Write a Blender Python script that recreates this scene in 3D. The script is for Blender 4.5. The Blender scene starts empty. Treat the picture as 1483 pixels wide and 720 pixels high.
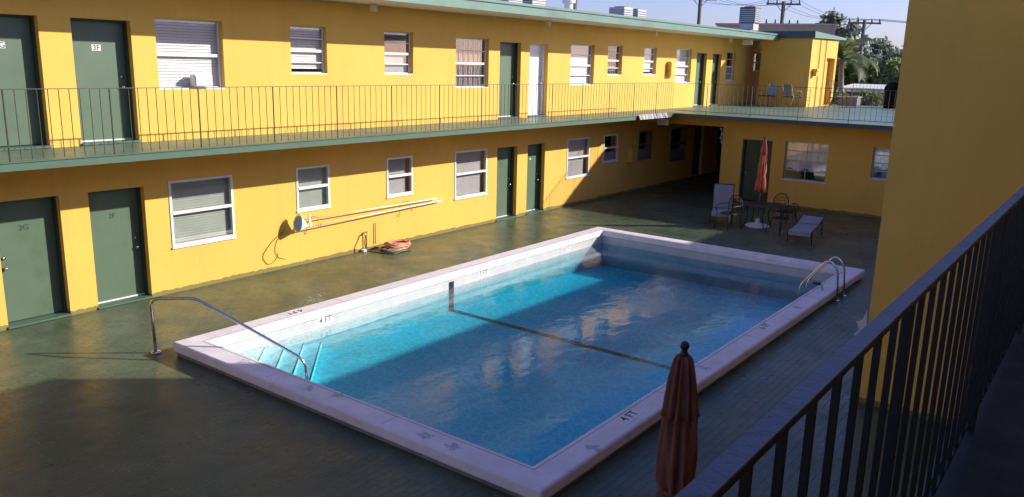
import bpy, bmesh, math, random
from mathutils import Vector, Matrix
R = math.radians
PI = math.pi
random.seed(7)
S = bpy.context.scene
COL = S.collection

# ------------------------------------------------------------------ materials
def newmat(name):
    m = bpy.data.materials.new(name); m.use_nodes = True
    nt = m.node_tree; nt.nodes.clear()
    out = nt.nodes.new('ShaderNodeOutputMaterial')
    return m, nt, out

def N(nt, t, **kw):
    n = nt.nodes.new(t)
    for k, v in kw.items():
        if k in n.inputs.keys() if isinstance(k, str) else False: n.inputs[k].default_value = v
        else: setattr(n, k, v)
    return n

def ramp(nt, src, p0, c0, p1, c1):
    r = nt.nodes.new('ShaderNodeValToRGB')
    r.color_ramp.elements[0].position = p0; r.color_ramp.elements[0].color = c0
    r.color_ramp.elements[1].position = p1; r.color_ramp.elements[1].color = c1
    nt.links.new(src, r.inputs[0]); return r.outputs[0]

def c4(c): return (c[0], c[1], c[2], 1)

def mixc(nt, fac, a, b, mode='MIX'):
    m = nt.nodes.new('ShaderNodeMix'); m.data_type = 'RGBA'; m.blend_type = mode
    for sock, v in ((m.inputs[0], fac), (m.inputs[6], a), (m.inputs[7], b)):
        if hasattr(v, 'is_linked') or isinstance(v, bpy.types.NodeSocket): nt.links.new(v, sock)
        else: sock.default_value = v
    return m.outputs[2]

def noise(nt, scale, detail=4, rough=.55, coord=None, stretch=None):
    n = nt.nodes.new('ShaderNodeTexNoise')
    n.inputs['Scale'].default_value = scale; n.inputs['Detail'].default_value = detail
    n.inputs['Roughness'].default_value = rough
    if coord is None:
        tc = nt.nodes.new('ShaderNodeTexCoord'); coord = tc.outputs['Object']
    if stretch:
        mp = nt.nodes.new('ShaderNodeMapping'); mp.inputs['Scale'].default_value = stretch
        nt.links.new(coord, mp.inputs[0]); coord = mp.outputs[0]
    nt.links.new(coord, n.inputs['Vector'])
    return n.outputs[0]

def mat(name, col, rough=.6, metal=0, var=.12, vscale=3, bump=0, bscale=40, spec=.5, dirt=None, dscale=1.2, stretch=None):
    m, nt, out = newmat(name)
    p = nt.nodes.new('ShaderNodeBsdfPrincipled')
    p.inputs['Roughness'].default_value = rough; p.inputs['Metallic'].default_value = metal
    p.inputs['Specular IOR Level'].default_value = spec
    lo = tuple(max(0, v*(1-var)) for v in col); hi = tuple(min(1, v*(1+var)) for v in col)
    c = ramp(nt, noise(nt, vscale, 5, stretch=stretch), .3, c4(lo), .7, c4(hi))
    if dirt:
        f = ramp(nt, noise(nt, dscale, 8, .65), .52, (0, 0, 0, 1), .75, (1, 1, 1, 1))
        c = mixc(nt, f, c, c4(dirt))
    nt.links.new(c, p.inputs['Base Color'])
    if bump:
        b = nt.nodes.new('ShaderNodeBump'); b.inputs['Strength'].default_value = bump
        b.inputs['Distance'].default_value = .01
        nt.links.new(noise(nt, bscale, 6, .6), b.inputs['Height']); nt.links.new(b.outputs[0], p.inputs['Normal'])
    nt.links.new(p.outputs[0], out.inputs[0])
    return m

YEL = (.79, .474, .092)
M = {}
def stucco(name, col):
    m, nt, out = newmat(name)
    p = nt.nodes.new('ShaderNodeBsdfPrincipled'); p.inputs['Roughness'].default_value = .72
    p.inputs['Specular IOR Level'].default_value = .3
    big = ramp(nt, noise(nt, .55, 6, .6), .3, c4([v*.93 for v in col]), .7, c4([min(1, v*1.05) for v in col]))
    # rain streaks and scuffs
    st = ramp(nt, noise(nt, 1.0, 7, .7, stretch=(2.2, 2.2, .35)), .5, (0, 0, 0, 1), .8, (1, 1, 1, 1))
    ms = nt.nodes.new('ShaderNodeMath'); ms.operation = 'MULTIPLY'; ms.inputs[1].default_value = .34
    nt.links.new(st, ms.inputs[0])
    c = mixc(nt, ms.outputs[0], big, c4([col[0]*.72, col[1]*.68, col[2]*.9]))
    # grime at the foot of the walls
    tc = nt.nodes.new('ShaderNodeTexCoord'); sx = nt.nodes.new('ShaderNodeSeparateXYZ')
    nt.links.new(tc.outputs['Object'], sx.inputs[0])
    nz = noise(nt, 4, 6, .7)
    add = nt.nodes.new('ShaderNodeMath'); add.operation = 'MULTIPLY_ADD'; add.inputs[1].default_value = -.16
    nt.links.new(nz, add.inputs[0]); nt.links.new(sx.outputs[2], add.inputs[2])
    gf = ramp(nt, add.outputs[0], -.06, (.8, .8, .8, 1), .0, (0, 0, 0, 1))
    c = mixc(nt, gf, c, (.10, .115, .05, 1))
    nt.links.new(c, p.inputs['Base Color'])
    b = nt.nodes.new('ShaderNodeBump'); b.inputs['Strength'].default_value = .5; b.inputs['Distance'].default_value = .008
    nt.links.new(noise(nt, 55, 5, .65), b.inputs['Height']); nt.links.new(b.outputs[0], p.inputs['Normal'])
    nt.links.new(p.outputs[0], out.inputs[0]); return m
M['yellow'] = stucco('yellow_stucco', YEL)
M['grey_stucco'] = mat('grey_stucco', (.33, .32, .31), .8, bump=.2)

def deckmat(name, ca, cb, rough=.42, brick=True, spec=.5):
    m, nt, out = newmat(name)
    p = nt.nodes.new('ShaderNodeBsdfPrincipled'); p.inputs['Specular IOR Level'].default_value = spec
    tc = nt.nodes.new('ShaderNodeTexCoord')
    big = noise(nt, .45, 8, .65)
    c = ramp(nt, big, .32, c4(ca), .68, c4(cb))
    worn = ramp(nt, noise(nt, 2.3, 9, .72, stretch=(1, 1.6, 1)), .55, (0, 0, 0, 1), .78, (1, 1, 1, 1))
    wm = nt.nodes.new('ShaderNodeMath'); wm.operation = 'MULTIPLY'; wm.inputs[1].default_value = .45; nt.links.new(worn, wm.inputs[0])
    c = mixc(nt, wm.outputs[0], c, c4([min(1, v*1.75+.01) for v in cb]))
    dk = ramp(nt, noise(nt, 1.1, 9, .7), .56, (0, 0, 0, 1), .74, (1, 1, 1, 1))
    dm = nt.nodes.new('ShaderNodeMath'); dm.operation = 'MULTIPLY'; dm.inputs[1].default_value = .5; nt.links.new(dk, dm.inputs[0])
    c = mixc(nt, dm.outputs[0], c, c4([v*.45 for v in ca]))
    fleck = ramp(nt, noise(nt, 7.5, 8, .75, stretch=(1, 2.6, 1)), .56, (0, 0, 0, 1), .66, (1, 1, 1, 1))
    fm = nt.nodes.new('ShaderNodeMath'); fm.operation = 'MULTIPLY'; fm.inputs[1].default_value = .42; nt.links.new(fleck, fm.inputs[0])
    c = mixc(nt, fm.outputs[0], c, c4([v*.38 for v in ca]))
    pale = ramp(nt, noise(nt, 5, 9, .8), .62, (0, 0, 0, 1), .72, (1, 1, 1, 1))
    pm = nt.nodes.new('ShaderNodeMath'); pm.operation = 'MULTIPLY'; pm.inputs[1].default_value = .4; nt.links.new(pale, pm.inputs[0])
    c = mixc(nt, pm.outputs[0], c, c4([v*1.9 for v in cb]))
    hsum = None
    if brick:
        br = nt.nodes.new('ShaderNodeTexBrick'); br.inputs['Scale'].default_value = 1
        br.inputs['Brick Width'].default_value = .21; br.inputs['Row Height'].default_value = .105
        br.inputs['Mortar Size'].default_value = .007; br.inputs['Mortar Smooth'].default_value = .6
        br.inputs['Color1'].default_value = (.78, .78, .78, 1); br.inputs['Color2'].default_value = (1.18, 1.18, 1.18, 1)
        br.inputs['Mortar'].default_value = (.40, .40, .40, 1)
        # wobble the joints a little
        nv = nt.nodes.new('ShaderNodeTexNoise'); nv.inputs['Scale'].default_value = 2.5; nt.links.new(tc.outputs['Object'], nv.inputs['Vector'])
        vm = nt.nodes.new('ShaderNodeVectorMath'); vm.operation = 'MULTIPLY_ADD'; vm.inputs[1].default_value = (.03, .03, 0)
        nt.links.new(nv.outputs['Color'], vm.inputs[0]); nt.links.new(tc.outputs['Object'], vm.inputs[2])
        nt.links.new(vm.outputs[0], br.inputs['Vector'])
        fade = ramp(nt, noise(nt, .7, 7, .7), .45, (.0, .0, .0, 1), .68, (.8, .8, .8, 1))
        c = mixc(nt, fade, c, mixc(nt, 1.0, c, br.outputs['Color'], 'MULTIPLY'))
        hsum = br.outputs['Fac']
    nt.links.new(c, p.inputs['Base Color'])
    rr = ramp(nt, noise(nt, 1.6, 8, .7), .3, (rough-.14,)*3+(1,), .7, (rough+.16,)*3+(1,))
    nt.links.new(rr, p.inputs['Roughness'])
    b = nt.nodes.new('ShaderNodeBump'); b.inputs['Strength'].default_value = .25; b.inputs['Distance'].default_value = .01
    nt.links.new(noise(nt, 22, 7, .7), b.inputs['Height'])
    last = b
    if hsum is not None:
        b2 = nt.nodes.new('ShaderNodeBump'); b2.invert = True; b2.inputs['Strength'].default_value = .5; b2.inputs['Distance'].default_value = .01
        nt.links.new(hsum, b2.inputs['Height']); nt.links.new(b.outputs[0], b2.inputs['Normal']); last = b2
    nt.links.new(last.outputs[0], p.inputs['Normal'])
    nt.links.new(p.outputs[0], out.inputs[0]); return m
M['deck'] = deckmat('green_stamped_deck', (.050, .080, .051), (.126, .152, .092), .33, spec=.27)
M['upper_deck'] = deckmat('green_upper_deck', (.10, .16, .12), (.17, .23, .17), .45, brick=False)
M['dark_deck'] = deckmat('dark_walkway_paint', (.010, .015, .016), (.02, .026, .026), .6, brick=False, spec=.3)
M['ground'] = mat('dry_ground', (.10, .10, .06), .9, var=.3, vscale=.3)

M['green_door'] = mat('green_door_paint', (.085, .138, .086), .5, var=.07, vscale=2, dirt=(.06, .105, .06), dscale=1.5)
M['dark_green'] = mat('dark_green_jamb', (.04, .065, .042), .5)
M['fascia'] = mat('green_fascia_paint', (.115, .225, .175), .5, var=.07, vscale=.9, dirt=(.085, .15, .12))
M['slab_edge'] = mat('green_slab_paint', (.07, .135, .088), .55, var=.12, vscale=1.2, dirt=(.05, .085, .06))
M['dark_trim'] = mat('dark_blue_green_trim', (.05, .08, .085), .5)
M['soffit'] = mat('cream_soffit_paint', (.72, .66, .56), .7, var=.05)
M['soffit_yel'] = mat('yellow_soffit_paint', (.70, .46, .10), .7, var=.05)
M['white'] = mat('white_paint', (.78, .77, .75), .4, var=.05, dirt=(.6, .58, .54))
M['white_door'] = mat('white_door_paint', (.78, .78, .80), .4, var=.04)
M['dim_frame'] = mat('shade_toned_window_frame', (.20, .19, .17), .6, var=.15)  # white frames darkened in colour for the shade around the passage
M['blind'] = mat('white_blind', (.84, .84, .83), .55, var=.04)
M['grey_blind'] = mat('grey_shade', (.46, .44, .43), .7, var=.08, vscale=5)
M['green_blind'] = mat('greenish_shade', (.38, .43, .36), .7, var=.08, vscale=4)
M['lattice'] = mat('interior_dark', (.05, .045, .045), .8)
def lace():
    m, nt, out = newmat('lace_curtain')
    p = nt.nodes.new('ShaderNodeBsdfPrincipled'); p.inputs['Roughness'].default_value = .8
    w = nt.nodes.new('ShaderNodeTexWave'); w.bands_direction = 'X'; w.inputs['Scale'].default_value = 3.2
    w.inputs['Distortion'].default_value = 3.5; w.inputs['Detail'].default_value = 3
    tc = nt.nodes.new('ShaderNodeTexCoord'); nt.links.new(tc.outputs['Object'], w.inputs['Vector'])
    c = ramp(nt, w.outputs['Fac'], .3, (.09, .06, .06, 1), .95, (.42, .34, .32, 1))
    nt.links.new(c, p.inputs['Base Color']); nt.links.new(p.outputs[0], out.inputs[0]); return m
M['lace'] = lace()

def schlick(nt, f0, normal=None, power=5):
    lw = nt.nodes.new('ShaderNodeLayerWeight'); lw.inputs['Blend'].default_value = .5
    if normal is not None: nt.links.new(normal, lw.inputs['Normal'])
    pw = nt.nodes.new('ShaderNodeMath'); pw.operation = 'POWER'; pw.inputs[1].default_value = power
    nt.links.new(lw.outputs['Facing'], pw.inputs[0])
    ma = nt.nodes.new('ShaderNodeMath'); ma.operation = 'MULTIPLY_ADD'; ma.inputs[1].default_value = 1-f0; ma.inputs[2].default_value = f0
    nt.links.new(pw.outputs[0], ma.inputs[0]); return ma.outputs[0]

def glass():
    m, nt, out = newmat('window_glass')
    t = nt.nodes.new('ShaderNodeBsdfTransparent'); t.inputs[0].default_value = (.97, .97, .975, 1)
    g = nt.nodes.new('ShaderNodeBsdfGlossy'); g.inputs['Roughness'].default_value = .03
    b = nt.nodes.new('ShaderNodeBump'); b.inputs['Strength'].default_value = .03
    nt.links.new(noise(nt, 2, 2), b.inputs['Height']); nt.links.new(b.outputs[0], g.inputs['Normal'])
    mx = nt.nodes.new('ShaderNodeMixShader')
    nt.links.new(schlick(nt, .09), mx.inputs[0]); nt.links.new(t.outputs[0], mx.inputs[1]); nt.links.new(g.outputs[0], mx.inputs[2])
    nt.links.new(mx.outputs[0], out.inputs[0]); return m
M['glass'] = glass()

def water():
    m, nt, out = newmat('pool_water')
    tc = nt.nodes.new('ShaderNodeTexCoord')
    n1 = noise(nt, 1.5, 3, .55, stretch=(1, 1.5, 1)); n2 = noise(nt, 10, 4, .65, stretch=(1.1, 1.7, 1))
    amp = ramp(nt, noise(nt, .35, 2, .5), .42, (.12,)*3+(1,), .62, (1,)*3+(1,))
    mu = nt.nodes.new('ShaderNodeMath'); mu.operation = 'MULTIPLY'; nt.links.new(n2, mu.inputs[0]); nt.links.new(amp, mu.inputs[1])
    b1 = nt.nodes.new('ShaderNodeBump'); b1.inputs['Strength'].default_value = .5; b1.inputs['Distance'].default_value = .016
    nt.links.new(n1, b1.inputs['Height'])
    b2 = nt.nodes.new('ShaderNodeBump'); b2.inputs['Strength'].default_value = .5; b2.inputs['Distance'].default_value = .0062
    nt.links.new(mu.outputs[0], b2.inputs['Height']); nt.links.new(b1.outputs[0], b2.inputs['Normal'])
    t = nt.nodes.new('ShaderNodeBsdfTransparent')
    # caustic light net painted into the surface's transparent colour
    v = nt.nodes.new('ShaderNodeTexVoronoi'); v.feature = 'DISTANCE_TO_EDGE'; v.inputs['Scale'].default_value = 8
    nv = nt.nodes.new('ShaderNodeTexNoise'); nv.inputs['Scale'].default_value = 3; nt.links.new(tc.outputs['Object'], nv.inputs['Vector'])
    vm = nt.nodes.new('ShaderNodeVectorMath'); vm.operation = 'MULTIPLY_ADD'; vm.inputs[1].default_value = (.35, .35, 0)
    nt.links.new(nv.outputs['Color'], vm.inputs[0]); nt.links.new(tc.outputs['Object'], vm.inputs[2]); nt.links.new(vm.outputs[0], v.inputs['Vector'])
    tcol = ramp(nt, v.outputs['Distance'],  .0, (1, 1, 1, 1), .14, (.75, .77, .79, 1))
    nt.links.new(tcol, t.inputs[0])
    g = nt.nodes.new('ShaderNodeBsdfGlossy'); g.inputs['Roughness'].default_value = .004
    nt.links.new(b2.outputs[0], g.inputs['Normal'])
    mx = nt.nodes.new('ShaderNodeMixShader')
    nt.links.new(schlick(nt, .022, b2.outputs[0], 4.75), mx.inputs[0])
    nt.links.new(t.outputs[0], mx.inputs[1]); nt.links.new(g.outputs[0], mx.inputs[2])
    nt.links.new(mx.outputs[0], out.inputs['Surface'])
    va = nt.nodes.new('ShaderNodeVolumeAbsorption'); va.inputs['Color'].default_value = (.10, .865, .935, 1); va.inputs['Density'].default_value = 1.45
    nt.links.new(va.outputs[0], out.inputs['Volume'])
    return m
M['water'] = water()

def tile():
    m, nt, out = newmat('pool_tile')
    p = nt.nodes.new('ShaderNodeBsdfPrincipled'); p.inputs['Roughness'].default_value = .3
    tc = nt.nodes.new('ShaderNodeTexCoord')
    c = ramp(nt, noise(nt, 3, 5), .3, (.47, .475, .475, 1), .7, (.57, .565, .55, 1))
    ch = nt.nodes.new('ShaderNodeTexVoronoi'); ch.distance = 'CHEBYCHEV'; ch.inputs['Randomness'].default_value = 0; ch.inputs['Scale'].default_value = 20
    nt.links.new(tc.outputs['Object'], ch.inputs['Vector'])
    j = ramp(nt, ch.outputs['Distance'], .43, (0, 0, 0, 1), .47, (1, 1, 1, 1))
    jm = nt.nodes.new('ShaderNodeMath'); jm.operation = 'MULTIPLY'; jm.inputs[1].default_value = .45; nt.links.new(j, jm.inputs[0])
    c = mixc(nt, jm.outputs[0], c, (.36, .38, .40, 1))
    nt.links.new(c, p.inputs['Base Color']); nt.links.new(p.outputs[0], out.inputs[0]); return m
M['tile'] = tile()
M['plaster'] = mat('pool_plaster', (.66, .88, .90), .7, var=.10, vscale=.7)
M['coping'] = mat('pink_white_coping', (.80, .735, .735), .6, var=.09, vscale=3, bump=.4, bscale=24, dirt=(.66, .60, .59), dscale=4)
M['worn'] = mat('worn_concrete', (.54, .49, .50), .8, var=.35, vscale=25)
M['curb'] = mat('grey_curb', (.22, .21, .19), .8, var=.2, dirt=(.06, .06, .05))
M['dark_tile'] = mat('dark_lane_tile', (.008, .018, .05), .35)
M['mark_plate'] = mat('white_marker_tile', (.78, .77, .76), .35, var=.03)
M['black'] = mat('black_paint', (.012, .012, .014), .5)
M['number'] = mat('dark_number_paint', (.03, .05, .035), .5)
M['chrome'] = mat('stainless_steel', (.62, .60, .57), .22, 1, var=.05)
M['brass'] = mat('dull_brass', (.45, .40, .30), .35, 1)
M['rail'] = mat('olive_rail_paint', (.06, .065, .05), .5, var=.25, vscale=14, dirt=(.12, .07, .035), dscale=9)
M['rail_sheen'] = mat('sky_sheen_rail_paint', (.085, .092, .125), .48, var=.25, vscale=9, bump=.3, bscale=60, dirt=(.03, .032, .034), dscale=11)  # bluish base colour holds the sky sheen on the rail's top
M['rail_black'] = mat('black_rail_paint', (.006, .006, .007), .42, var=.3, vscale=10)
M['orange'] = mat('orange_canvas', (.56, .15, .07), .85, var=.12, vscale=8, bump=.2, bscale=90)
M['rust'] = mat('rust_canvas', (.21, .088, .052), .95, spec=.1, var=.3, vscale=9, stretch=(1, 1, .25), bump=.3, bscale=90)
M['sling'] = mat('pale_sling_fabric', (.28, .275, .30), .8, var=.06)
M['iron'] = mat('black_iron', (.018, .018, .02), .45, .3)
M['cast_white'] = mat('white_plastic', (.70, .70, .70), .5)
M['hose'] = mat('tan_hose', (.42, .27, .15), .5, var=.2, vscale=5)
M['hose_o'] = mat('pinkish_hose', (.62, .27, .15), .5, var=.15, vscale=5)
M['hose_d'] = mat('dark_hose', (.10, .09, .05), .5, var=.2, vscale=5)
M['blue_net'] = mat('pale_blue_net', (.50, .68, .80), .6)
M['cord'] = mat('brown_cord', (.22, .14, .03), .8)
M['box_yel'] = mat('yellow_metal', (.72, .47, .08), .5)
M['metal'] = mat('grey_sheet_metal', (.40, .42, .44), .45, .6, var=.1)
M['metal_d'] = mat('dark_sheet_metal', (.12, .13, .15), .5, .4, var=.15)
M['wood'] = mat('weathered_pole_wood', (.16, .13, .11), .85, var=.2, vscale=6)
M['tan_wood'] = mat('tan_chair_frame', (.45, .32, .20), .6)
M['bark'] = mat('bark', (.16, .13, .10), .9, var=.25, vscale=4, bump=.4)
M['palm_bark'] = mat('palm_bark', (.36, .31, .25), .9, var=.2, vscale=6)
M['cover'] = mat('black_vinyl_cover', (.006, .006, .007), .9, spec=.15, bump=.3, bscale=6)
M['planter'] = mat('slate_planter', (.16, .17, .22), .7)
M['roof_white'] = mat('white_roof_sheet', (.75, .75, .74), .6)
M['roof_gravel'] = mat('pale_roof_gravel', (.42, .43, .41), .9, var=.2, vscale=9)
M['house_wall'] = mat('dark_house_wall', (.24, .24, .20), .8)  # dark greenish colour of the wall itself
def leafmat(name, a, b):
    m, nt, out = newmat(name)
    p = nt.nodes.new('ShaderNodeBsdfPrincipled'); p.inputs['Roughness'].default_value = .55
    g = nt.nodes.new('ShaderNodeNewGeometry')
    c = ramp(nt, g.outputs['Random Per Island'], .1, c4(a), .9, c4(b))
    nt.links.new(c, p.inputs['Base Color'])
    tr = nt.nodes.new('ShaderNodeBsdfTranslucent'); nt.links.new(c, tr.inputs[0])
    mx = nt.nodes.new('ShaderNodeMixShader'); mx.inputs[0].default_value = .45
    nt.links.new(p.outputs[0], mx.inputs[1]); nt.links.new(tr.outputs[0], mx.inputs[2])
    nt.links.new(mx.outputs[0], out.inputs[0]); return m
M['leaf_a'] = leafmat('deep_green_leaves', (.07, .11, .04), (.19, .24, .10))
M['leaf_b'] = leafmat('bright_green_leaves', (.12, .18, .05), (.30, .36, .13))
M['leaf_c'] = leafmat('grey_green_leaves', (.14, .17, .12), (.26, .30, .21))
M['leaf_p'] = leafmat('palm_leaves', (.10, .13, .05), (.22, .26, .12))

# ------------------------------------------------------------------ mesh helpers
class MB:
    def __init__(s): s.bm = bmesh.new()
    def box(s, x0, x1, y0, y1, z0, z1):
        v = [s.bm.verts.new(p) for p in ((x0,y0,z0),(x1,y0,z0),(x1,y1,z0),(x0,y1,z0),(x0,y0,z1),(x1,y0,z1),(x1,y1,z1),(x0,y1,z1))]
        for f in ((3,2,1,0),(4,5,6,7),(0,1,5,4),(1,2,6,5),(2,3,7,6),(3,0,4,7)): s.bm.faces.new([v[i] for i in f])
        return s
    def quad(s, *ps):
        s.bm.faces.new([s.bm.verts.new(p) for p in ps]); return s
    def poly(s, ps): s.bm.faces.new([s.bm.verts.new(p) for p in ps]); return s
    def prism(s, pts, axis, a, b):
        """pts: 2-d outline; axis 0/1/2 is the extrusion axis"""
        def P(p, h): return {0:(h,p[0],p[1]),1:(p[0],h,p[1]),2:(p[0],p[1],h)}[axis]
        va = [s.bm.verts.new(P(p,a)) for p in pts]; vb = [s.bm.verts.new(P(p,b)) for p in pts]
        n = len(pts)
        s.bm.faces.new(va[::-1]); s.bm.faces.new(vb)
        for i in range(n): s.bm.faces.new((va[i], va[(i+1)%n], vb[(i+1)%n], vb[i]))
        return s
    def tube(s, pts, r, seg=8, closed=False, cap=True):
        pts = [Vector(p) for p in pts]; n = len(pts); rings = []
        rr = r if isinstance(r, (list, tuple)) else [r]*n
        prev = None
        for i, p in enumerate(pts):
            if closed: t = pts[(i+1)%n]-pts[i-1]
            else: t = (pts[min(i+1,n-1)]-pts[max(i-1,0)])
            t.normalize()
            if prev is None:
                u = t.orthogonal().normalized()
            else:
                u = prev - t*prev.dot(t)
                if u.length < 1e-6: u = t.orthogonal()
                u.normalize()
            prev = u; w = t.cross(u)
            rings.append([s.bm.verts.new(p+(u*math.cos(a)+w*math.sin(a))*rr[i]) for a in [2*PI*k/seg for k in range(seg)]])
        m = n if closed else n-1
        for i in range(m):
            a, b = rings[i], rings[(i+1)%n]
            if closed and i == n-1:
                # best rotation of the last ring on the first
                best = min(range(seg), key=lambda q: sum((a[k].co-b[(k+q)%seg].co).length for k in range(seg)))
                b = [b[(k+best)%seg] for k in range(seg)]
            for k in range(seg): s.bm.faces.new((a[k], a[(k+1)%seg], b[(k+1)%seg], b[k]))
        if cap and not closed:
            s.bm.faces.new(rings[0][::-1]); s.bm.faces.new(rings[-1])
        return s
    def lathe(s, prof, c=(0,0,0), seg=24, fold=0, nf=8, phase=0):
        rings = []
        for i, (r, z) in enumerate(prof):
            ring = []
            for k in range(seg):
                a = 2*PI*k/seg
                q = r*(1+fold*(math.cos(nf*a+phase+.5*math.sin(z*5))+(.55*math.cos((2*nf-5)*a+2*phase+z*4)+.4*math.cos(3*a+z*5) if fold > .1 else 0)))
                ring.append(s.bm.verts.new((c[0]+q*math.cos(a), c[1]+q*math.sin(a), c[2]+z)))
            rings.append(ring)
        for a, b in zip(rings, rings[1:]):
            for k in range(seg): s.bm.faces.new((a[k], a[(k+1)%seg], b[(k+1)%seg], b[k]))
        s.bm.faces.new(rings[0][::-1]); s.bm.faces.new(rings[-1]); return s
    def ball(s, c, r, seg=16):
        prof = [(max(.001, r*math.sin(PI*i/10)), -r*math.cos(PI*i/10)) for i in range(11)]
        return s.lathe(prof, c, seg)
    def build(s, name, m, parent=None, smooth=False, bevel=0, bseg=2):
        bmesh.ops.recalc_face_normals(s.bm, faces=s.bm.faces[:])
        me = bpy.data.meshes.new(name); s.bm.to_mesh(me); s.bm.free()
        if smooth:
            for p in me.polygons: p.use_smooth = True
        me.materials.append(m)
        o = bpy.data.objects.new(name, me); COL.objects.link(o)
        if parent is not None:
            o.parent = parent
            o.matrix_parent_inverse = wmat(parent).inverted()
        if bevel:
            b = o.modifiers.new('bevel', 'BEVEL'); b.width = bevel; b.segments = bseg; b.limit_method = 'ANGLE'; b.angle_limit = R(40)
        return o

def wmat(o):
    m = o.matrix_basis.copy()
    if o.parent is not None: m = wmat(o.parent) @ o.matrix_parent_inverse @ m
    return m

def tag(o, label, cat, group=None, kind=None):
    if label: o['label'] = label
    if cat: o['category'] = cat
    if group: o['group'] = group
    if kind: o['kind'] = kind
    return o
def thing(name, loc, label, cat, group=None):
    o = bpy.data.objects.new(name, None); COL.objects.link(o); o.location = loc; o.empty_display_size = .2
    return tag(o, label, cat, group)
def structure(o): o['kind'] = 'structure'; return o
def copy_tree(o, parent=None):
    c = o.copy(); COL.objects.link(c)
    if parent is not None: c.parent = parent
    for ch in o.children: copy_tree(ch, c)
    return c
def lettering(txt, size, m, parent, loc, rot, name='lettering', extrude=.001):
    cu = bpy.data.curves.new('txt', 'FONT'); cu.body = txt; cu.size = size; cu.align_x = 'CENTER'; cu.align_y = 'CENTER'; cu.extrude = extrude
    cu.offset = size*.006
    t = bpy.data.objects.new('txt', cu)
    me = bpy.data.meshes.new_from_object(t); bpy.data.objects.remove(t)
    me.transform(Matrix.Translation(Vector(loc)) @ rot.to_4x4())
    me.materials.clear(); me.materials.append(m); me.name = name
    o = bpy.data.objects.new(name, me); COL.objects.link(o); o.parent = parent; o.matrix_parent_inverse = wmat(parent).inverted()
    return o
FRONT = Matrix.Rotation(R(90), 3, 'X')                       # reads on a face that looks to -y
SIDE = Matrix.Rotation(R(-90), 3, 'Z') @ FRONT               # reads on a face that looks to -x
FLAT = Matrix.Identity(3)

def wall_grid(mb, a0, a1, z0, z1, holes, plane, depth, axis='x'):
    """wall sheet with openings; plane = outer coordinate, depth = reveal going inwards (signed)"""
    As = sorted({a0, a1, *[h[0] for h in holes], *[h[1] for h in holes]})
    Zs = sorted({z0, z1, *[h[2] for h in holes], *[h[3] for h in holes]})
    def P(a, z, d): return (a, plane+d, z) if axis == 'x' else (plane+d, a, z)
    def inside(a, z): return any(h[0] < a < h[1] and h[2] < z < h[3] for h in holes)
    for i in range(len(As)-1):
        for j in range(len(Zs)-1):
            if inside((As[i]+As[i+1])/2, (Zs[j]+Zs[j+1])/2): continue
            mb.quad(P(As[i],Zs[j],0), P(As[i+1],Zs[j],0), P(As[i+1],Zs[j+1],0), P(As[i],Zs[j+1],0))
    for (x0, x1, y0, y1) in holes:
        for (p, q) in (((x0,y0),(x0,y1)),((x0,y1),(x1,y1)),((x1,y1),(x1,y0)),((x1,y0),(x0,y0))):
            mb.quad(P(*p,0), P(*q,0), P(*q,depth), P(*p,depth))

# ------------------------------------------------------------------ measured layout
W_, ZT, ZFB = 1.511, 2.846, 2.722         # walkway depth, floor, slab underside
X0, X1, Y0, Y1, ZC, CW, ZW = 6.055, 18.087, -3.016, -9.73, .213, .377, -.124
XF, XE = 25.18, 26.158
ZRB, ZRT = 5.533, 5.784

# ------------------------------------------------------------------ ground and courtyard deck
mb = MB()
hx0, hx1, hy0, hy1 = X0+.12, X1-.12, Y1+.12, Y0-.12
xs = [-9, hx0, hx1, 40]; ys = [-15.1, hy0, hy1, .1]
for i in range(3):
    for j in range(3):
        if i == 1 and j == 1: continue
        mb.quad((xs[i],ys[j],0),(xs[i+1],ys[j],0),(xs[i+1],ys[j+1],0),(xs[i],ys[j+1],0))
structure(mb.build('courtyard_deck', M['deck']))
mb = MB()
gx = [-600, -9.2, 40.2, 900]; gy = [-600, -22, 9.5, 600]
for i in range(3):
    for j in range(3):
        if i == 1 and j == 1: continue
        mb.quad((gx[i],gy[j],-.1),(gx[i+1],gy[j],-.1),(gx[i+1],gy[j+1],-.1),(gx[i],gy[j+1],-.1))
structure(mb.build('ground', M['ground']))

# ------------------------------------------------------------------ long apartment building
bl = thing('apartment_building', (15, 0, 0), 'long two-storey yellow apartment building with green doors along the far side of the pool', 'building')
wins = [ # x0,x1,z0,z1, storey, style
 (7.85,9.18,3.75,4.99,'u','A'), (10.73,11.67,4.03,5.0,'u','B'), (13.34,14.28,4.03,5.0,'u','C'), (15.81,17.13,3.70,4.96,'u','D'),
 (21.06,22.42,3.73,4.96,'u','B'), (23.24,24.17,4.04,5.0,'u','H'), (25.67,26.60,4.06,5.0,'u','B'), (28.15,29.45,3.77,5.02,'u','B'),
 (32.80,33.72,3.84,5.02,'u','C'), (35.65,36.60,4.24,5.04,'u','C'),
 (7.88,9.22,.86,2.11,'l','P'), (10.74,11.64,1.17,2.11,'l','Q'), (13.36,14.24,1.17,2.11,'l','R'), (15.79,17.12,.84,2.09,'l','R'),
 (21.05,22.36,.87,2.10,'l','V'), (23.22,24.14,1.19,2.11,'l','X'), (25.62,26.62,1.10,2.12,'l','X'), (28.13,29.45,.85,2.08,'l','X')]
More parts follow.
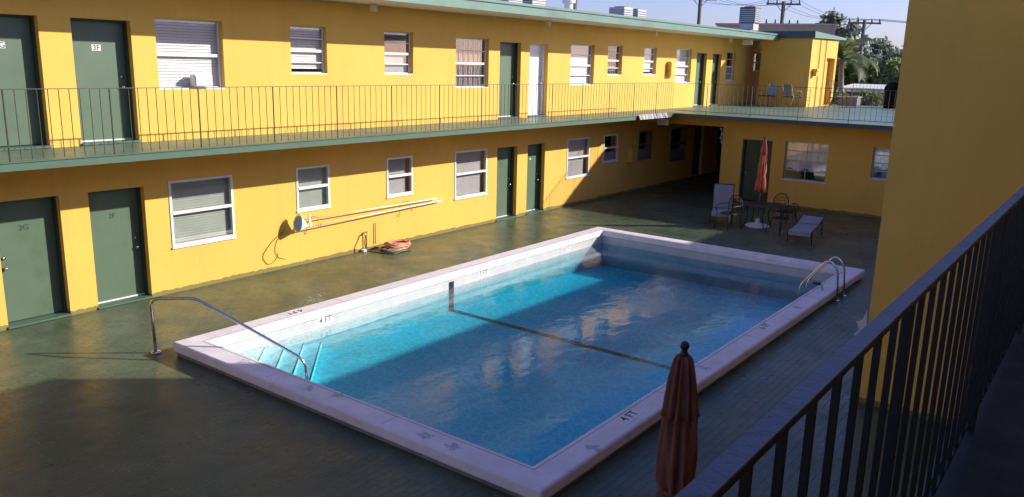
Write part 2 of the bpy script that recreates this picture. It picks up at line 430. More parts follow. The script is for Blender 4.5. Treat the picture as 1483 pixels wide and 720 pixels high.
doors = [ # x0,x1,z0,mat,knob side,text
 (4.96,5.92,ZT,'green_door','l','3G'), (6.42,7.41,ZT,'green_door','r','3F'), (17.60,18.55,ZT,'green_door','r',None), (18.96,19.87,ZT,'white_door','r',None),
 (29.90,30.84,ZT,'green_door','r',None), (31.40,32.25,ZT,'green_door','r',None),
 (5.00,5.97,0,'green_door','l','2G'), (6.44,7.42,0,'green_door','r','2F'), (17.57,18.50,0,'green_door','r',None), (18.99,19.87,0,'green_door','r',None),
 (30.2,31.1,0,'green_door','r',None), (32.6,33.5,0,'green_door','r',None)]
holes = [(w[0],w[1],w[2],w[3]) for w in wins] + [(d[0],d[1],d[2]+.02,d[2]+2.06) for d in doors]
# the two storeys have different reveal depths: walls are two sheets of one part
mb = MB()
DEP = .26
wall_grid(mb, -8, 36.9, -.15, ZT-.02, [h for h in holes if h[3] < ZT], 0, DEP)
wall_grid(mb, -8, 36.9, ZT-.02, ZRB+.06, [h for h in holes if h[3] > ZT], 0, DEP)
mb.box(36.7, 36.9, .001, 9, -.15, ZRB+.05); mb.box(-8, -7.8, .001, 9, -.15, ZRB+.05); mb.box(-7.8, 36.7, 8.8, 9, -.15, ZRB+.05)
mb.build('wall', M['yellow'], bl)
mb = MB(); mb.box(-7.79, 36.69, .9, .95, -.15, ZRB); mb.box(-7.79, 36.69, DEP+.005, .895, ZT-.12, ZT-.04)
mb.build('dark_backing', M['lattice'], bl)  # near-black backing paints in the unlit rooms behind the windows
# roof: soffit board, green fascia with a drip line, gravel top
mb = MB(); mb.box(-8.4, 36.3, -1.41, 9.4, ZRB+.055, ZRT-.02); mb.build('roof', M['roof_gravel'], bl)
mb = MB(); mb.box(-8.4, 36.3, -1.395, -.002, ZRB+.012, ZRB+.05); mb.build('soffit', M['soffit'], bl)
mb = MB(); mb.box(-8.4, 36.34, -1.448, -1.412, ZRB, ZRT-.045); mb.box(-8.4, 36.36, -1.475, -1.4125, ZRT-.043, ZRT+.012); mb.build('fascia', M['fascia'], bl)
mb = MB(); mb.box(-8.4, 36.36, -1.4785, -1.47, ZRT-.056, ZRT-.0445); mb.build('drip_edge', M['metal_d'], bl)
for bx in (-.4, 6.2, 12.75, 19.4, 25.8, 32.3):
    mb = MB(); mb.box(bx-.06, bx+.06, -.36, -.25, ZRB-.15, ZRB+.010); mb.build('soffit_light', M['soffit'], bl, bevel=.01)
# walkway slab
mb = MB(); mb.box(-8.4, XF-.004, -W_+.02, -.003, ZFB+.012, ZT-.012); mb.build('walkway_slab', M['soffit_yel'], bl)
mb = MB(); mb.box(-8.4, XF-.002, -W_+.022, -.002, ZT-.0115, ZT); mb.build('walkway_floor', M['upper_deck'], bl)
mb = MB(); mb.box(-8.4, XF-.03, -W_-.012, -W_+.018, ZFB, ZT-.012); mb.box(-8.4, XF-.03, -W_-.03, -W_+.0215, ZT-.0115, ZT+.004); mb.build('slab_edge', M['slab_edge'], bl)

def door(parent, x0, x1, z0, mk, side, txt, y=0):
    zb, zt = z0+.02, z0+2.06
    d = MB().box(x0+.031, x1-.031, y+.205, y+.245, zb+.03, zt-.03).build('door', M[mk], parent, bevel=.004)
    f = MB(); f.box(x0+.001, x0+.030, y+.12, y+.255, zb, zt-.001); f.box(x1-.030, x1-.001, y+.12, y+.255, zb, zt-.001); f.box(x0+.0305, x1-.0305, y+.12, y+.255, zt-.029, zt-.001)
    f.build('door_frame', M['white'] if mk == 'white_door' else M['dark_green'], d)
    MB().box(x0-.01, x1+.01, y-.03, y+.25, zb-.012, zb+.02).build('threshold', M['slab_edge'], d)
    if txt is None or txt[1] == 'F': MB().box(x0+.035, x1-.035, y+.19, y+.2045, zb+.021, zb+.045).build('door_sweep', M['white'], d)
    kx = x0+.12 if side == 'l' else x1-.12
    k = MB(); k.ball((kx, y+.16, z0+.95), .032, 10); k.tube([(kx,y+.205,z0+.95),(kx,y+.16,z0+.95)], .014)
    k.build('handle', M['chrome'], d, smooth=True)
    MB().tube([(kx,y+.206,z0+1.12),(kx,y+.185,z0+1.12)], .028, 12).build('deadbolt', M['chrome'], d, smooth=True)
    if txt:
        cx = (x0+x1)/2-.02; cz = z0+(1.60 if z0 > 1 else 1.57)
        if z0 > 1:
            MB().box(cx-.075, cx+.075, y+.200, y+.2045, cz-.05, cz+.05).build('number_plate', M['mark_plate'], d)
            lettering(txt, .12, M['black'], d, (cx, y+.198, cz-.004), FRONT, 'door_number')
        else: lettering(txt, .13, M['number'], d, (cx, y+.202, cz), FRONT, 'door_number')
    return d
for a in doors:
    d = door(bl, *a)
    if a[3] == 'white_door': d['label'] = 'white panel door'
MB().box(19.37, 19.42, .197, .2045, 1.58, 1.63).build('peephole_plate', M['mark_plate'], bl)

def blind(mb, x0, x1, z0, z1, y, step=.05):
    n = max(2, int((z1-z0)/step))
    for i in range(n):
        za = z0+(z1-z0)*i/n; zb = z0+(z1-z0)*(i+1)/n
        mb.quad((x0,y-.008,za),(x1,y-.008,za),(x1,y+.008,zb-.004),(x0,y+.008,zb-.004))
def window(parent, x0, x1, z0, z1, st, style, rnd):
    yo = .10 if st == 'u' else .012
    fw = .035 if st == 'u' else .05
    f = MB()
    y0, y1 = (yo, yo+.045) if st == 'u' else (-.016, .06)
    a, b = (x0+.001, x1-.001)
    f.box(a, a+fw, y0, y1, z0+.001, z1-.001); f.box(b-fw, b, y0, y1, z0+.001, z1-.001)
    f.box(a+fw, b-fw, y0, y1, z0+.001, z0+.001+fw*1.2); f.box(a+fw, b-fw, y0, y1, z1-fw, z1-.001)
    zm = (z0+z1)/2 + (.02 if st == 'l' else -.01)
    f.box(a+fw, b-fw, y0-.012, y1, zm-.028, zm+.028)
    if style in 'BCDH':
        for zz in ((z0+zm)/2, (zm+z1)/2): f.box(a+fw, b-fw, y0-.006, y1-.01, zz-.012, zz+.012)
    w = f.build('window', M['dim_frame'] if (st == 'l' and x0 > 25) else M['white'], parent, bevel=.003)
    MB().box(a+fw, b-fw, y0+.016, y0+.021, z0+fw, z1-fw).build('pane', M['glass'], w)
    yb = y1+.03
    p = MB()
    xi0, xi1, zi0, zi1 = a+.01, b-.01, z0+.01, z1-.01
    if style in 'ABP' or (style == 'V'):
        if style == 'V':
            blind(p, xi0, xi1-.2, zi0, zm, yb)
            MB().box(xi0, xi1, yb+.03, yb+.036, zm, zi1).build('shade', M['grey_blind'], w)
        else: blind(p, xi0, xi1, zi0+(0 if style != 'B' or rnd > .3 else .1), zi1, yb)
        p.build('blind', M['green_blind'] if style == 'P' else M['grey_blind'] if style == 'V' else M['blind'], w)
    elif style == 'D':
        for i in range(24):
            t0, t1 = i/24, (i+1)/24
            p.quad((xi0+(xi1-xi0)*t0,yb+.02*math.sin(i*1.7),zi0),(xi0+(xi1-xi0)*t1,yb+.02*math.sin((i+1)*1.7),zi0),(xi0+(xi1-xi0)*t1,yb+.02*math.sin((i+1)*1.7),zi1),(xi0+(xi1-xi0)*t0,yb+.02*math.sin(i*1.7),zi1))
        p.build('curtain', M['lace'], w)
    elif style == 'H':
        for i in range(6): p.box(xi0+(xi1-xi0)*i/6, xi0+(xi1-xi0)*i/6+.02, yb, yb+.006, zi0, zi1)
        for i in range(7): p.box(xi0, xi1, yb+.008, yb+.013, zi0+(zi1-zi0)*i/7, zi0+(zi1-zi0)*i/7+.02)
        p.build('lattice', M['grey_blind'], w)
    elif style == 'C':
        p.box(xi0, xi1, yb, yb+.006, zi0, zm); p.build('shade', M['grey_blind'], w)
    elif style == 'Q':
        p.box(xi0, xi1, yb, yb+.006, zi0, zi1); p.build('shade', M['green_blind'], w)
    elif style == 'R':
        blind(p, xi0, xi1-.12, zi0, zi1, yb+.02, .05); p.build('blind', M['grey_blind'], w)
    elif style == 'X':
        p.box(xi0, xi1, yb, yb+.006, zi0, zi0+.35*(zi1-zi0)); p.build('shade', M['grey_blind'], w)
    if st == 'u':
        s = MB(); s.box(x0+.002, x1-.002, .005, y0-.002, z0+.001, z0+.022); s.build('sill', M['white'], w)
    else:
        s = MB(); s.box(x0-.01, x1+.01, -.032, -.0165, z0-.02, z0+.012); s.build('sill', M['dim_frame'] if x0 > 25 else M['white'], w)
    return w
for i, a in enumerate(wins): window(bl, *a, random.random())
# meter boxes on the wall
def meter(x, z, y=0, label=''):
    t = thing('meter_box', (x, y, z), label, 'meter box')
    MB().box(x-.2, x+.2, y-.17, y-.002, z-.26, z+.26).build('housing', M['box_yel'], t, bevel=.012)
    MB().box(x-.17, x+.17, y-.183, y-.171, z-.22, z+.22).build('cover', M['box_yel'], t, bevel=.004)
    m = MB()
    for k in range(5): m.box(x-.212, x-.2005, y-.14, y-.03, z-.15+k*.06, z-.13+k*.06)
    m.build('louvre', M['box_yel'], t)
meter(27.62, 4.28, label='yellow metal box on the upper wall, left of the last wide window')
meter(25.05, 1.34, label='yellow metal box on the shaded lower wall near the covered passage')

# air conditioner and papers standing in the wide upper window
t = thing('window_unit', (8.72, .06, 3.775), 'small white appliance standing on the sill of the wide upper window by door 3F', 'appliance')
MB().box(8.50, 8.86, -.10, .094, 3.80, 4.02).build('housing', M['white'], t, bevel=.03, bseg=3)
MB().box(8.52, 8.84, -.106, -.1005, 3.83, 3.98).build('grille', M['blind'], t)

# roof equipment
def condenser(x, y, z, w, h, label, tall=False):
    t = thing('condenser_unit', (x, y, z), label, 'air conditioner', 'air conditioners on the roofs')
    MB().box(x-w/2, x+w/2, y-w/2, y+w/2, z+.1, z+h).build('casing', M['metal_d'] if tall else M['metal'], t, bevel=.02)
    lo = MB()
    n = int(h/.09)
    for k in range(n-1):
        zz = z+.16+k*.085
        if zz > z+h-.06: break
        lo.box(x-w/2+.04, x+w/2-.04, y-w/2-.012, y-w/2-.001, zz, zz+.03); lo.box(x-w/2-.012, x-w/2-.001, y-w/2+.04, y+w/2-.04, zz, zz+.03)
    lo.build('louvre', M['metal'] if tall else M['metal_d'], t)
    MB().lathe([(w*.4,0),(w*.4,.03),(w*.1,.05)], (x, y, z+h+.001), 20).build('fan_guard', M['metal_d'], t)
    MB().box(x-w/2+.05, x+w/2-.05, y-w/2+.05, y+w/2-.05, z-.2, z+.099).build('stand', M['metal'], t)
condenser(21.7, 3, 5.97, .75, .95, 'left unit of the close pair of grey condensers above the white door')
condenser(23.0, 3, 5.97, .75, .95, 'right unit of the close pair of grey condensers above the white door')
condenser(29.1, 3, 5.97, .7, .62, 'left one of two low condensers at the middle of the roof')
condenser(30.2, 3, 5.97, .7, .60, 'right one of two low condensers at the middle of the roof')
condenser(36.3, .55, 6.22, .72, .80, 'tall dark condenser standing at the far end of the long roof', True)
t = thing('roof_duct', (36.1, .6, 5.77), 'low grey duct box under the tall dark condenser', 'duct')
MB().box(35.3, 36.85, .1, 1.1, 5.775, 6.01).build('casing', M['metal'], t, bevel=.02)
MB().box(35.27, 36.88, .07, 1.13, 6.0105, 6.018).build('flange', M['metal_d'], t)
t = thing('vent_stack', (25.6, 3, 5.77), 'white roof vent stack with a dark pipe beside it', 'vent')
MB().lathe([(.16,0),(.16,.72),(.24,.74),(.24,.98),(.1,1.05)], (25.35, 3, 5.765), 16).build('flue', M['white'], t)
MB().tube([(25.75,3,5.765),(25.75,3,6.85)], .09, 10).build('pipe', M['metal_d'], t)

# corrugated strip on the slab corner and the small boxes under the slabs
mb = MB()
n = 46
for i in range(n):
    a0, a1 = 22.62+1.9*i/n, 22.62+1.9*(i+1)/n
    h0, h1 = .022*math.sin(i*1.35), .022*math.sin((i+1)*1.35)
    mb.quad((a0,-W_-.06-h0,ZT+.04),(a1,-W_-.06-h1,ZT+.04),(a1,-W_-.13-h1,ZFB+.01),(a0,-W_-.13-h0,ZFB+.01))
o = mb.build('corrugated_panel', M['grey_blind']); so = o.modifiers.new('solid', 'SOLIDIFY'); so.thickness = .006
tag(o, 'white corrugated strip fixed to the walkway edge at the inner corner', 'panel')
def signbox(x, y, z, w, h, label):
    t = thing('exit_sign', (x, y, z), label, 'sign')
    MB().box(x-.04, x+.04, y-w/2, y+w/2, z-h/2, z+h/2).build('housing', M['white'], t, bevel=.008)
    lettering('EXIT', h*.78, M['metal'], t, (x-.0415, y, z), SIDE)
    MB().tube([(x, y, z+h/2-.001),(x, y, z+h/2+.04)], .02).build('bracket', M['white'], t)
signbox(33.0, -.75, 5.40, .42, .2, 'small white exit sign under the roof soffit at the far end')
signbox(25.55, -.95, 2.50, .42, .2, 'small white exit sign under the slab at the mouth of the covered passage')

# ------------------------------------------------------------------ railings
def rail_run(name, A, B, z0, zt, label, spacing, post_every, first_post, r_b, r_p, top_w, mats, cap, group, limit=100, bottom=None, near=None, ext=0, square=False):
    A, B = Vector(A), Vector(B); L = (B-A).length; u = (B-A)/L; v = Vector((-u.y, u.x, 0))
    t = thing(name, (A.x, A.y, z0), label, 'railing', group)
    def bar(mb, s, r, za, zb):
        p = A+u*s
        if square:
            c = [p+u*(r*i)+v*(r*j) for i, j in ((-1,-1),(1,-1),(1,1),(-1,1))]
            va = [mb.bm.verts.new((q.x,q.y,za)) for q in c]; vb = [mb.bm.verts.new((q.x,q.y,zb)) for q in c]
            mb.bm.faces.new(va[::-1]); mb.bm.faces.new(vb)
            for i in range(4): mb.bm.faces.new((va[i],va[(i+1)%4],vb[(i+1)%4],vb[i]))
        else: mb.tube([(p.x,p.y,za),(p.x,p.y,zb)], r, 6)
    def hbar(mb, zlo, zhi, w):
        c = [A+v*w, B+v*w, B-v*w, A-v*w]
        va = [mb.bm.verts.new((q.x,q.y,zlo)) for q in c]; vb = [mb.bm.verts.new((q.x,q.y,zhi)) for q in c]
        mb.bm.faces.new(va[::-1]); mb.bm.faces.new(vb)
        for i in range(4): mb.bm.faces.new((va[i],va[(i+1)%4],vb[(i+1)%4],vb[i]))
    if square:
        m = MB(); hbar(m, zt-.003, zt+.001, top_w); q_ = m.build('sheen_cap', mats[0], t)  # thin cap carries the painted sky sheen
        m = MB(); hbar(m, zt-cap, zt-.0035, top_w-.0005); m.build('top_rail', mats[1], t)  # black bar below carries the painted shade on the rail's side
    else: m = MB(); hbar(m, zt-cap, zt, top_w); m.build('top_rail', mats[0], t, bevel=min(.006, cap*.3))
    if bottom: m = MB(); hbar(m, bottom-.008, bottom+.008, r_b*.9); m.build('bottom_rail', mats[1], t)
    s = first_post; k = 0; rest = MB(); nrest = 0; singles = []
    while s < L:
        if k % post_every == 0:
            m = MB(); bar(m, s, r_p, z0-.05 if not square else z0, zt-cap-.0005); m.build('post', mats[1], t)
        else: singles.append(s)
        s += spacing; k += 1
    singles.sort(key=lambda q: ((A+u*q)-Vector(near)).length if near else q)
    # those off the left edge of the view go last
    vis = [q for q in singles if q >= ext]; hid = [q for q in singles if q < ext]
    for i, q in enumerate(vis+hid):
        lo = (bottom if bottom else z0+.012)
        if i < limit:
            m = MB(); bar(m, q, r_b, lo, zt-cap-.0005); m.build('baluster', mats[1], t)
        else:
            bar(rest, q, r_b, lo, zt-cap-.0005); nrest += 1
    if nrest: o = rest.build('baluster_row', mats[1], t); o['kind'] = 'stuff'
    else: rest.bm.free()
    return t
cam0 = (0, -13.867, 4.36)
rail_run('walkway_railing', (1.0, -W_+.05, ZT), (XF+.02, -W_+.05, ZT), ZT, 3.85, 'thin dark railing running along the upper walkway of the long yellow building',
         .1477, 10, .79, .0062, .012, .013, (M['rail'], M['rail']), .012, 'courtyard railings', near=cam0, ext=3.7)
rail_run('terrace_railing', (XF+.06, -W_+.05, ZT), (XF+.06, -13.4, ZT), ZT, 3.85, 'thin dark railing along the near edge of the green terrace',
         .150, 10, 1.16, .0062, .012, .013, (M['rail'], M['rail']), .012, 'courtyard railings', bottom=ZT+.10, near=cam0)
rail_run('terrace_railing', (39.3, -3.2, ZT), (39.3, -13.4, ZT), ZT, 3.85, 'distant thin railing along the back edge of the green terrace',
         .150, 10, .2, .0062, .012, .013, (M['rail'], M['rail']), .012, 'courtyard railings', bottom=ZT+.10, near=cam0)

# ------------------------------------------------------------------ terrace wing at the end of the courtyard
tw = thing('terrace_wing', (XE, -8, 0), 'single-storey yellow wing with a green roof terrace closing the far end of the courtyard', 'building')
mb = MB()
eh = [(-4.60,-3.60,.02,2.08), (-6.38,-5.03,.90,2.13), (-8.75,-7.70,1.19,2.14)]
wall_grid(mb, -15, -2.88, -.15, ZFB+.012, eh, XE, .2, axis='y')
wall_grid(mb, -2.88, -.003, 2.43, ZFB+.0115, [], XE, .2, axis='y')
mb.quad((XE,-2.88,2.43),(XE,-.003,2.43),(XE+.2,-.003,2.43),(XE+.2,-2.88,2.43)); mb.quad((XE+.2,-2.88,2.43),(XE+.2,-.003,2.43),(XE+.2,-.003,ZFB),(XE+.2,-2.88,ZFB))
mb.quad((XE,-2.88,-.15),(36.7,-2.88,-.15),(36.7,-2.88,ZFB+.01),(XE,-2.88,ZFB+.01))
mb.quad((36.7,-2.88,-.15),(36.7,-.003,-.15),(36.7,-.003,ZFB+.01),(36.7,-2.88,ZFB+.01))
mb.quad((39.2,-15,-.15),(39.2,-.003,-.15),(39.2,-.003,ZFB),(39.2,-15,ZFB))
mb.build('wall', M['yellow'], tw)
MB().box(XF+.02, 39.4, -15.2, -.004, ZFB+.013, ZT-.012).build('terrace_slab', M['soffit_yel'], tw)
MB().box(XF+.0215, 39.4, -15.2, -.0045, ZT-.0115, ZT).build('terrace_floor', M['upper_deck'], tw)
MB().box(XF-.012, XF+.018, -15.2, -W_-.032, ZFB, ZT-.012).build('slab_edge', M['dark_trim'], tw)
MB().box(XF-.03, XF+.021, -15.2, -W_-.032, ZT-.0115, ZT+.006).build('edge_flashing', M['slab_edge'], tw)
# door and windows of the wing (facing -x)
d = MB().box(XE+.155, XE+.195, -4.555, -3.645, .05, 2.035).build('door', M['dark_green'], tw, bevel=.004)
f = MB(); f.box(XE+.06,XE+.198,-4.599,-4.556,.021,2.079); f.box(XE+.06,XE+.198,-3.644,-3.601,.021,2.079); f.box(XE+.06,XE+.198,-4.5555,-3.6445,2.036,2.079); f.build('door_frame', M['dark_green'], d)
MB().ball((XE+.12,-3.75,.97), .03, 10).build('handle', M['chrome'], d, smooth=True)
def wing_window(y0, y1, z0, z1):
    f = MB(); fw = .035; xa, xb = XE+.08, XE+.125
    f.box(xa,xb,y0+.001,y0+fw,z0+.001,z1-.001); f.box(xa,xb,y1-fw,y1-.001,z0+.001,z1-.001)
    f.box(xa,xb,y0+fw,y1-fw,z0+.001,z0+fw); f.box(xa,xb,y0+fw,y1-fw,z1-fw,z1-.001)
    for k in (1,2,3): zz = z0+(z1-z0)*k/4; f.box(xa-.004,xb-.004,y0+fw,y1-fw,zz-.012,zz+.012)
    ym = (y0+y1)/2; f.box(xa+.003,xb-.006,ym-.01,ym+.01,z0+fw,z1-fw)
    w = f.build('window', M['metal'], tw)
    MB().box(xa+.016,xa+.021,y0+fw,y1-fw,z0+fw,z1-fw).build('pane', M['glass'], w)
    p = MB()
    n = 18
    for i in range(n):
        a, b = y0+.01+(y1-y0-.02)*i/n, y0+.01+(y1-y0-.02)*(i+1)/n
        h = z0+.32+.05*math.sin(i*.9)
        p.quad((XE+.17+.012*math.sin(i*2.1),a,h),(XE+.17+.012*math.sin((i+1)*2.1),b,h),(XE+.17+.012*math.sin((i+1)*2.1),b,z1-.01),(XE+.17+.012*math.sin(i*2.1),a,z1-.01))
    p.build('curtain', M['blind'], w)
    MB().box(XE-.03, xa-.002, y0-.02, y1+.02, z0-.03, z0+.0005).build('sill', M['white'], w)
wing_window(-6.38,-5.03,.90,2.13); wing_window(-8.75,-7.70,1.19,2.14)
MB().box(XE+.5, XE+.55, -14.9, -2.9, -.15, ZFB).build('dark_backing', M['lattice'], tw)  # near-black sheet painted as the wing's unlit interior
# a string of white shells hanging at the passage corner
t = thing('hanging_ornament', (XE-.06, -2.86, 2.4), 'string of small white ornaments hanging at the corner of the covered passage', 'ornament')
o = MB().tube([(XE-.06,-2.86,2.43),(XE-.06,-2.86,1.85)], .004, 5).build('cord', M['cord'], t)
m = MB()
for k in range(7):
    m.ball((XE-.06+.03*math.sin(k*2.2), -2.86+.03*math.cos(k*1.7), 2.36-.075*k), .036-.012*(k % 2), 8)
m.build('shell_string', M['white'], t)

# utility block on the terrace
ub = thing('utility_block', (36.5, -1.8, ZT), 'yellow stair-head block with a flat roof edged in painted shade standing on the terrace', 'building')
BX0, BX1, BY0, BY1 = 34.7, 38.3, -2.83, -.72
mb = MB()
wall_grid(mb, BX0, BX1, ZT+.0, 5.64, [(36.85,38.05,ZT+.02,4.88)], BY0, .3)
mb.quad((BX0,BY0,ZT),(BX0,BY1,ZT),(BX0,BY1,5.64),(BX0,BY0,5.64)); mb.quad((BX1,BY0,ZT),(BX1,BY1,ZT),(BX1,BY1,5.64),(BX1,BY0,5.64)); mb.quad((BX0,BY1,ZT),(BX1,BY1,ZT),(BX1,BY1,5.64),(BX0,BY1,5.64))
mb.build('wall', M['yellow'], ub)
mb = MB(); mb.prism([(BX0-.12,5.645),(BX1+.75,5.70),(BX1+.75,5.79),(BX0-.12,5.91)], 1, BY0-.12, BY1+.3); mb.build('roof', M['fascia'], ub)
MB().box(BX0-.15, BX0-.121, BY0-.13, BY1+.3, 5.64, 5.915).build('fascia', M['dark_trim'], ub)  # shade painted in: darker trim on the side turned from the sun
d = MB().box(36.88, 38.02, BY0+.24, BY0+.28, ZT+.04, 4.86).build('door', M['box_yel'], ub)
MB().ball((37.9, BY0+.21, 3.8), .03, 10).build('handle', M['chrome'], d)
for px in (35.75, 36.55): MB().tube([(px,BY0-.03,ZT+.02),(px,BY0-.03,5.63)], .02, 8).build('conduit', M['box_yel'], ub)
l = MB().box(35.0, 35.28, BY0-.22, BY0-.002, 4.30, 4.42).build('lamp_hood', M['box_yel'], ub, bevel=.02)
MB().box(35.03, 35.25, BY0-.19, BY0-.02, 4.12, 4.2995).build('lamp_body', M['box_yel'], l)

# ------------------------------------------------------------------ near building: tower, walkway, roof (mostly behind the camera)
nb = thing('walkway_building', (8, -16, 0), 'shaded building whose upper walkway floor shows at the lower right', 'building')
MB().box(-8, 27, -15.2, -15.0, -.15, 5.3).build('wall', M['yellow'], nb)
MB().box(-8, 27, -14.998, -13.46, ZFB+.012, ZT-.012).build('walkway_slab', M['soffit_yel'], nb)
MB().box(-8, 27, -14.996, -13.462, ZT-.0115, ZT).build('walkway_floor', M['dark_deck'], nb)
MB().box(-8, 27, -13.458, -13.43, ZFB, ZT+.004).build('slab_edge', M['slab_edge'], nb)
MB().box(-8, 30, -20, -14.62, 5.301, 5.55).build('roof', M['soffit'], nb)
MB().box(5.5, 12.4, -14.61, -13.47, 4.95, 6.15).build('shade_blocker', M['yellow'], nb)  # unseen box added only to shade the deck at lower left
to = thing('stair_tower', (11.7, -12.4, 0), 'tall plain yellow tower wall rising beside the foreground railing', 'tower')
MB().box(11.013, 12.45, -13.42, -11.464, -.15, 5.27).build('wall', M['yellow'], to)
MB().box(10.99, 12.47, -13.42, -11.44, 5.271, 5.30).build('coping', M['fascia'], to)
# foreground railing, flat top bar with the sky's sheen in its colour
rail_run('walkway_railing', (.15, -13.503, ZT), (11.0, -13.503, ZT), ZT, 3.842, 'dark foreground railing with a wide top bar tinted with sky sheen and square balusters',
         .1465, 12, .166, .0068, .012, .0175, (M['rail_sheen'], M['rail_black']), .016, 'courtyard railings', bottom=ZT+.09, near=cam0, square=True)
# white cloth on the tower corner
mb = MB()
pts = [(10.98,-11.44,1.30),(10.97,-11.40,1.16),(10.98,-11.33,1.12),(10.97,-11.37,1.02),(10.98,-11.31,.93),(10.98,-11.47,.90)]
mb.prism([(p[1],p[2]) for p in pts], 0, 10.985, 11.0)
o = mb.build('cloth', M['white']); tag(o, 'scrap of white cloth hanging on the corner of the plain yellow tower', 'cloth')

# ------------------------------------------------------------------ pool
pool = thing('swimming_pool', ((X0+X1)/2, (Y0+Y1)/2, 0), 'rectangular swimming pool with a raised pinkish white coping', 'pool')
def ring(mb, xo0, xo1, yo0, yo1, xi0, xi1, yi0, yi1, z0, z1):
    o = [(xo0,yo0),(xo1,yo0),(xo1,yo1),(xo0,yo1)]; i = [(xi0,yi0),(xi1,yi0),(xi1,yi1),(xi0,yi1)]
    vs = {}
    for nme, L in (('o',o),('i',i)):
        for z in (z0,z1): vs[nme,z] = [mb.bm.verts.new((p[0],p[1],z)) for p in L]
    for k in range(4):
        n = (k+1)%4
        mb.bm.faces.new((vs['o',z1][k],vs['o',z1][n],vs['i',z1][n],vs['i',z1][k])); mb.bm.faces.new((vs['o',z0][k],vs['i',z0][k],vs['i',z0][n],vs['o',z0][n]))
        mb.bm.faces.new((vs['o',z0][k],vs['o',z0][n],vs['o',z1][n],vs['o',z1][k])); mb.bm.faces.new((vs['i',z0][k],vs['i',z1][k],vs['i',z1][n],vs['i',z0][n]))
mb = MB(); ring(mb, X0, X1, Y1, Y0, X0+CW, X1-CW, Y1+CW, Y0-CW, .055, ZC); mb.build('coping', M['coping'], pool, bevel=.035, bseg=4)
mb = MB(); ring(mb, X0+.045, X1-.045, Y1+.045, Y0-.045, X0+CW-.035, X1-CW+.035, Y1+CW-.035, Y0-CW+.035, -.02, .054); mb.build('curb', M['curb'], pool)
# a raised lip line along the inner edge of the coping
mb = MB(); ring(mb, X0+CW-.075, X1-CW+.075, Y1+CW-.075, Y0-CW+.075, X0+CW-.068, X1-CW+.068, Y1+CW-.068, Y0-CW+.068, ZC-.002, ZC+.0015); mb.build('joint', M['curb'], pool)
ix0, ix1, iy0, iy1 = X0+CW-.03, X1-CW+.03, Y1+CW-.03, Y0-CW+.03
def zb(x): return -.47-.24*(x-ix0)/(ix1-ix0)
mb = MB()
for (ax, ay, bx, by) in ((ix0,iy0,ix1,iy0),(ix1,iy0,ix1,iy1),(ix1,iy1,ix0,iy1),(ix0,iy1,ix0,iy0)):
    mb.quad((ax,ay,zb(ax)-.02),(bx,by,zb(bx)-.02),(bx,by,.0535),(ax,ay,.0535))
mb.build('tile_wall', M['tile'], pool)
mb = MB(); mb.quad((ix0,iy0,zb(ix0)),(ix1,iy0,zb(ix1)),(ix1,iy1,zb(ix1)),(ix0,iy1,zb(ix0))); mb.build('basin_floor', M['plaster'], pool)
lx = 11.89
mb = MB(); mb.quad((lx-.075,iy0,zb(lx)+.006),(lx+.075,iy0,zb(lx)+.006),(lx+.075,iy1-.004,zb(lx)+.006),(lx-.075,iy1-.004,zb(lx)+.006))
mb.quad((lx-.075,iy1-.004,zb(lx)+.006),(lx+.075,iy1-.004,zb(lx)+.006),(lx+.075,iy1-.004,.02),(lx-.075,iy1-.004,.02))
mb.build('lane_line', M['dark_tile'], pool)
# corner steps with dark nosings
cx, cy = ix0, iy1
for k, s in enumerate((2.15, 1.78, 1.41, 1.02)):
    zt = -.36+.065*k; zl = zb(cx)-.01 if k == 0 else -.36+.065*(k-1)-.002
    m = MB(); m.prism([(cx-.002,cy+.002),(cx+s,cy+.002),(cx-.002,cy-s)], 2, zl, zt); st = m.build('step', M['plaster'], pool)
    q = .022
    m = MB(); m.prism([(cx+s-q*1.5,cy-.01),(cx+s-.004,cy-.01),(cx+.01,cy-s+.014),(cx+.01,cy-s+q*1.5+.01)], 2, zt+.001, zt+.004); m.build('nosing', M['dark_tile'], st)
def marker_wall(x, z, txt):
    p = MB().box(x-.16, x+.16, iy1-.003, iy1-.001, z-.06, z+.075).build('depth_marker', M['mark_plate'], pool)
    lettering(txt, .15, M['metal_d'], p, (x, iy1-.0042, z+.008), FRONT)
marker_wall(8.65, -.012, '4 FT'); marker_wall(12.92, -.012, '5 FT'); marker_wall(16.09, -.005, '6 FT')
def marker_top(x, y, txt, rot):
    p = MB().box(x-.19, x+.19, y-.085, y+.085, ZC+.0005, ZC+.003).build('depth_marker', M['coping'] if rot else M['mark_plate'], pool)
    lettering(txt, .17, M['black'], p, (x, y, ZC+.0045), Matrix.Rotation(rot, 3, 'Z'))
marker_top(8.18, -9.53, '4 FT', 0); marker_top(12.74, -9.52, '6 FT', 0); marker_top(8.15, -3.19, '4 FT', PI)
rs = random.Random(5)
for sx, sy in ((6.19,-8.43),(6.23,-5.94),(6.31,-6.38),(6.28,-4.49),(6.2,-8.0),(9.4,-9.5),(7.2,-9.62),(10.3,-9.56),(14.2,-9.55)):
    pts = []
    for k in range(18):
        a = 2*PI*k/18; r_ = rs.uniform(.03,.10); pts.append((sx+r_*math.cos(a)*rs.uniform(.7,1.3), sy+r_*1.3*math.sin(a), ZC+.0012))
    MB().poly(pts).build('worn_patch', M['worn'], pool)
for jx in (9.1, 12.1, 15.1):
    for ya, yb in ((Y0-CW+.045, Y0-.045), (Y1+.045, Y1+CW-.045)): MB().box(jx-.003, jx+.003, ya, yb, ZC-.004, ZC+.0009).build('joint', M['curb'], pool)
for jy in (-5.2, -7.4):
    for xa, xb in ((X0+.045, X0+CW-.045), (X1-CW+.045, X1-.045)): MB().box(xa, xb, jy-.003, jy+.003, ZC-.004, ZC+.0009).build('joint', M['curb'], pool)
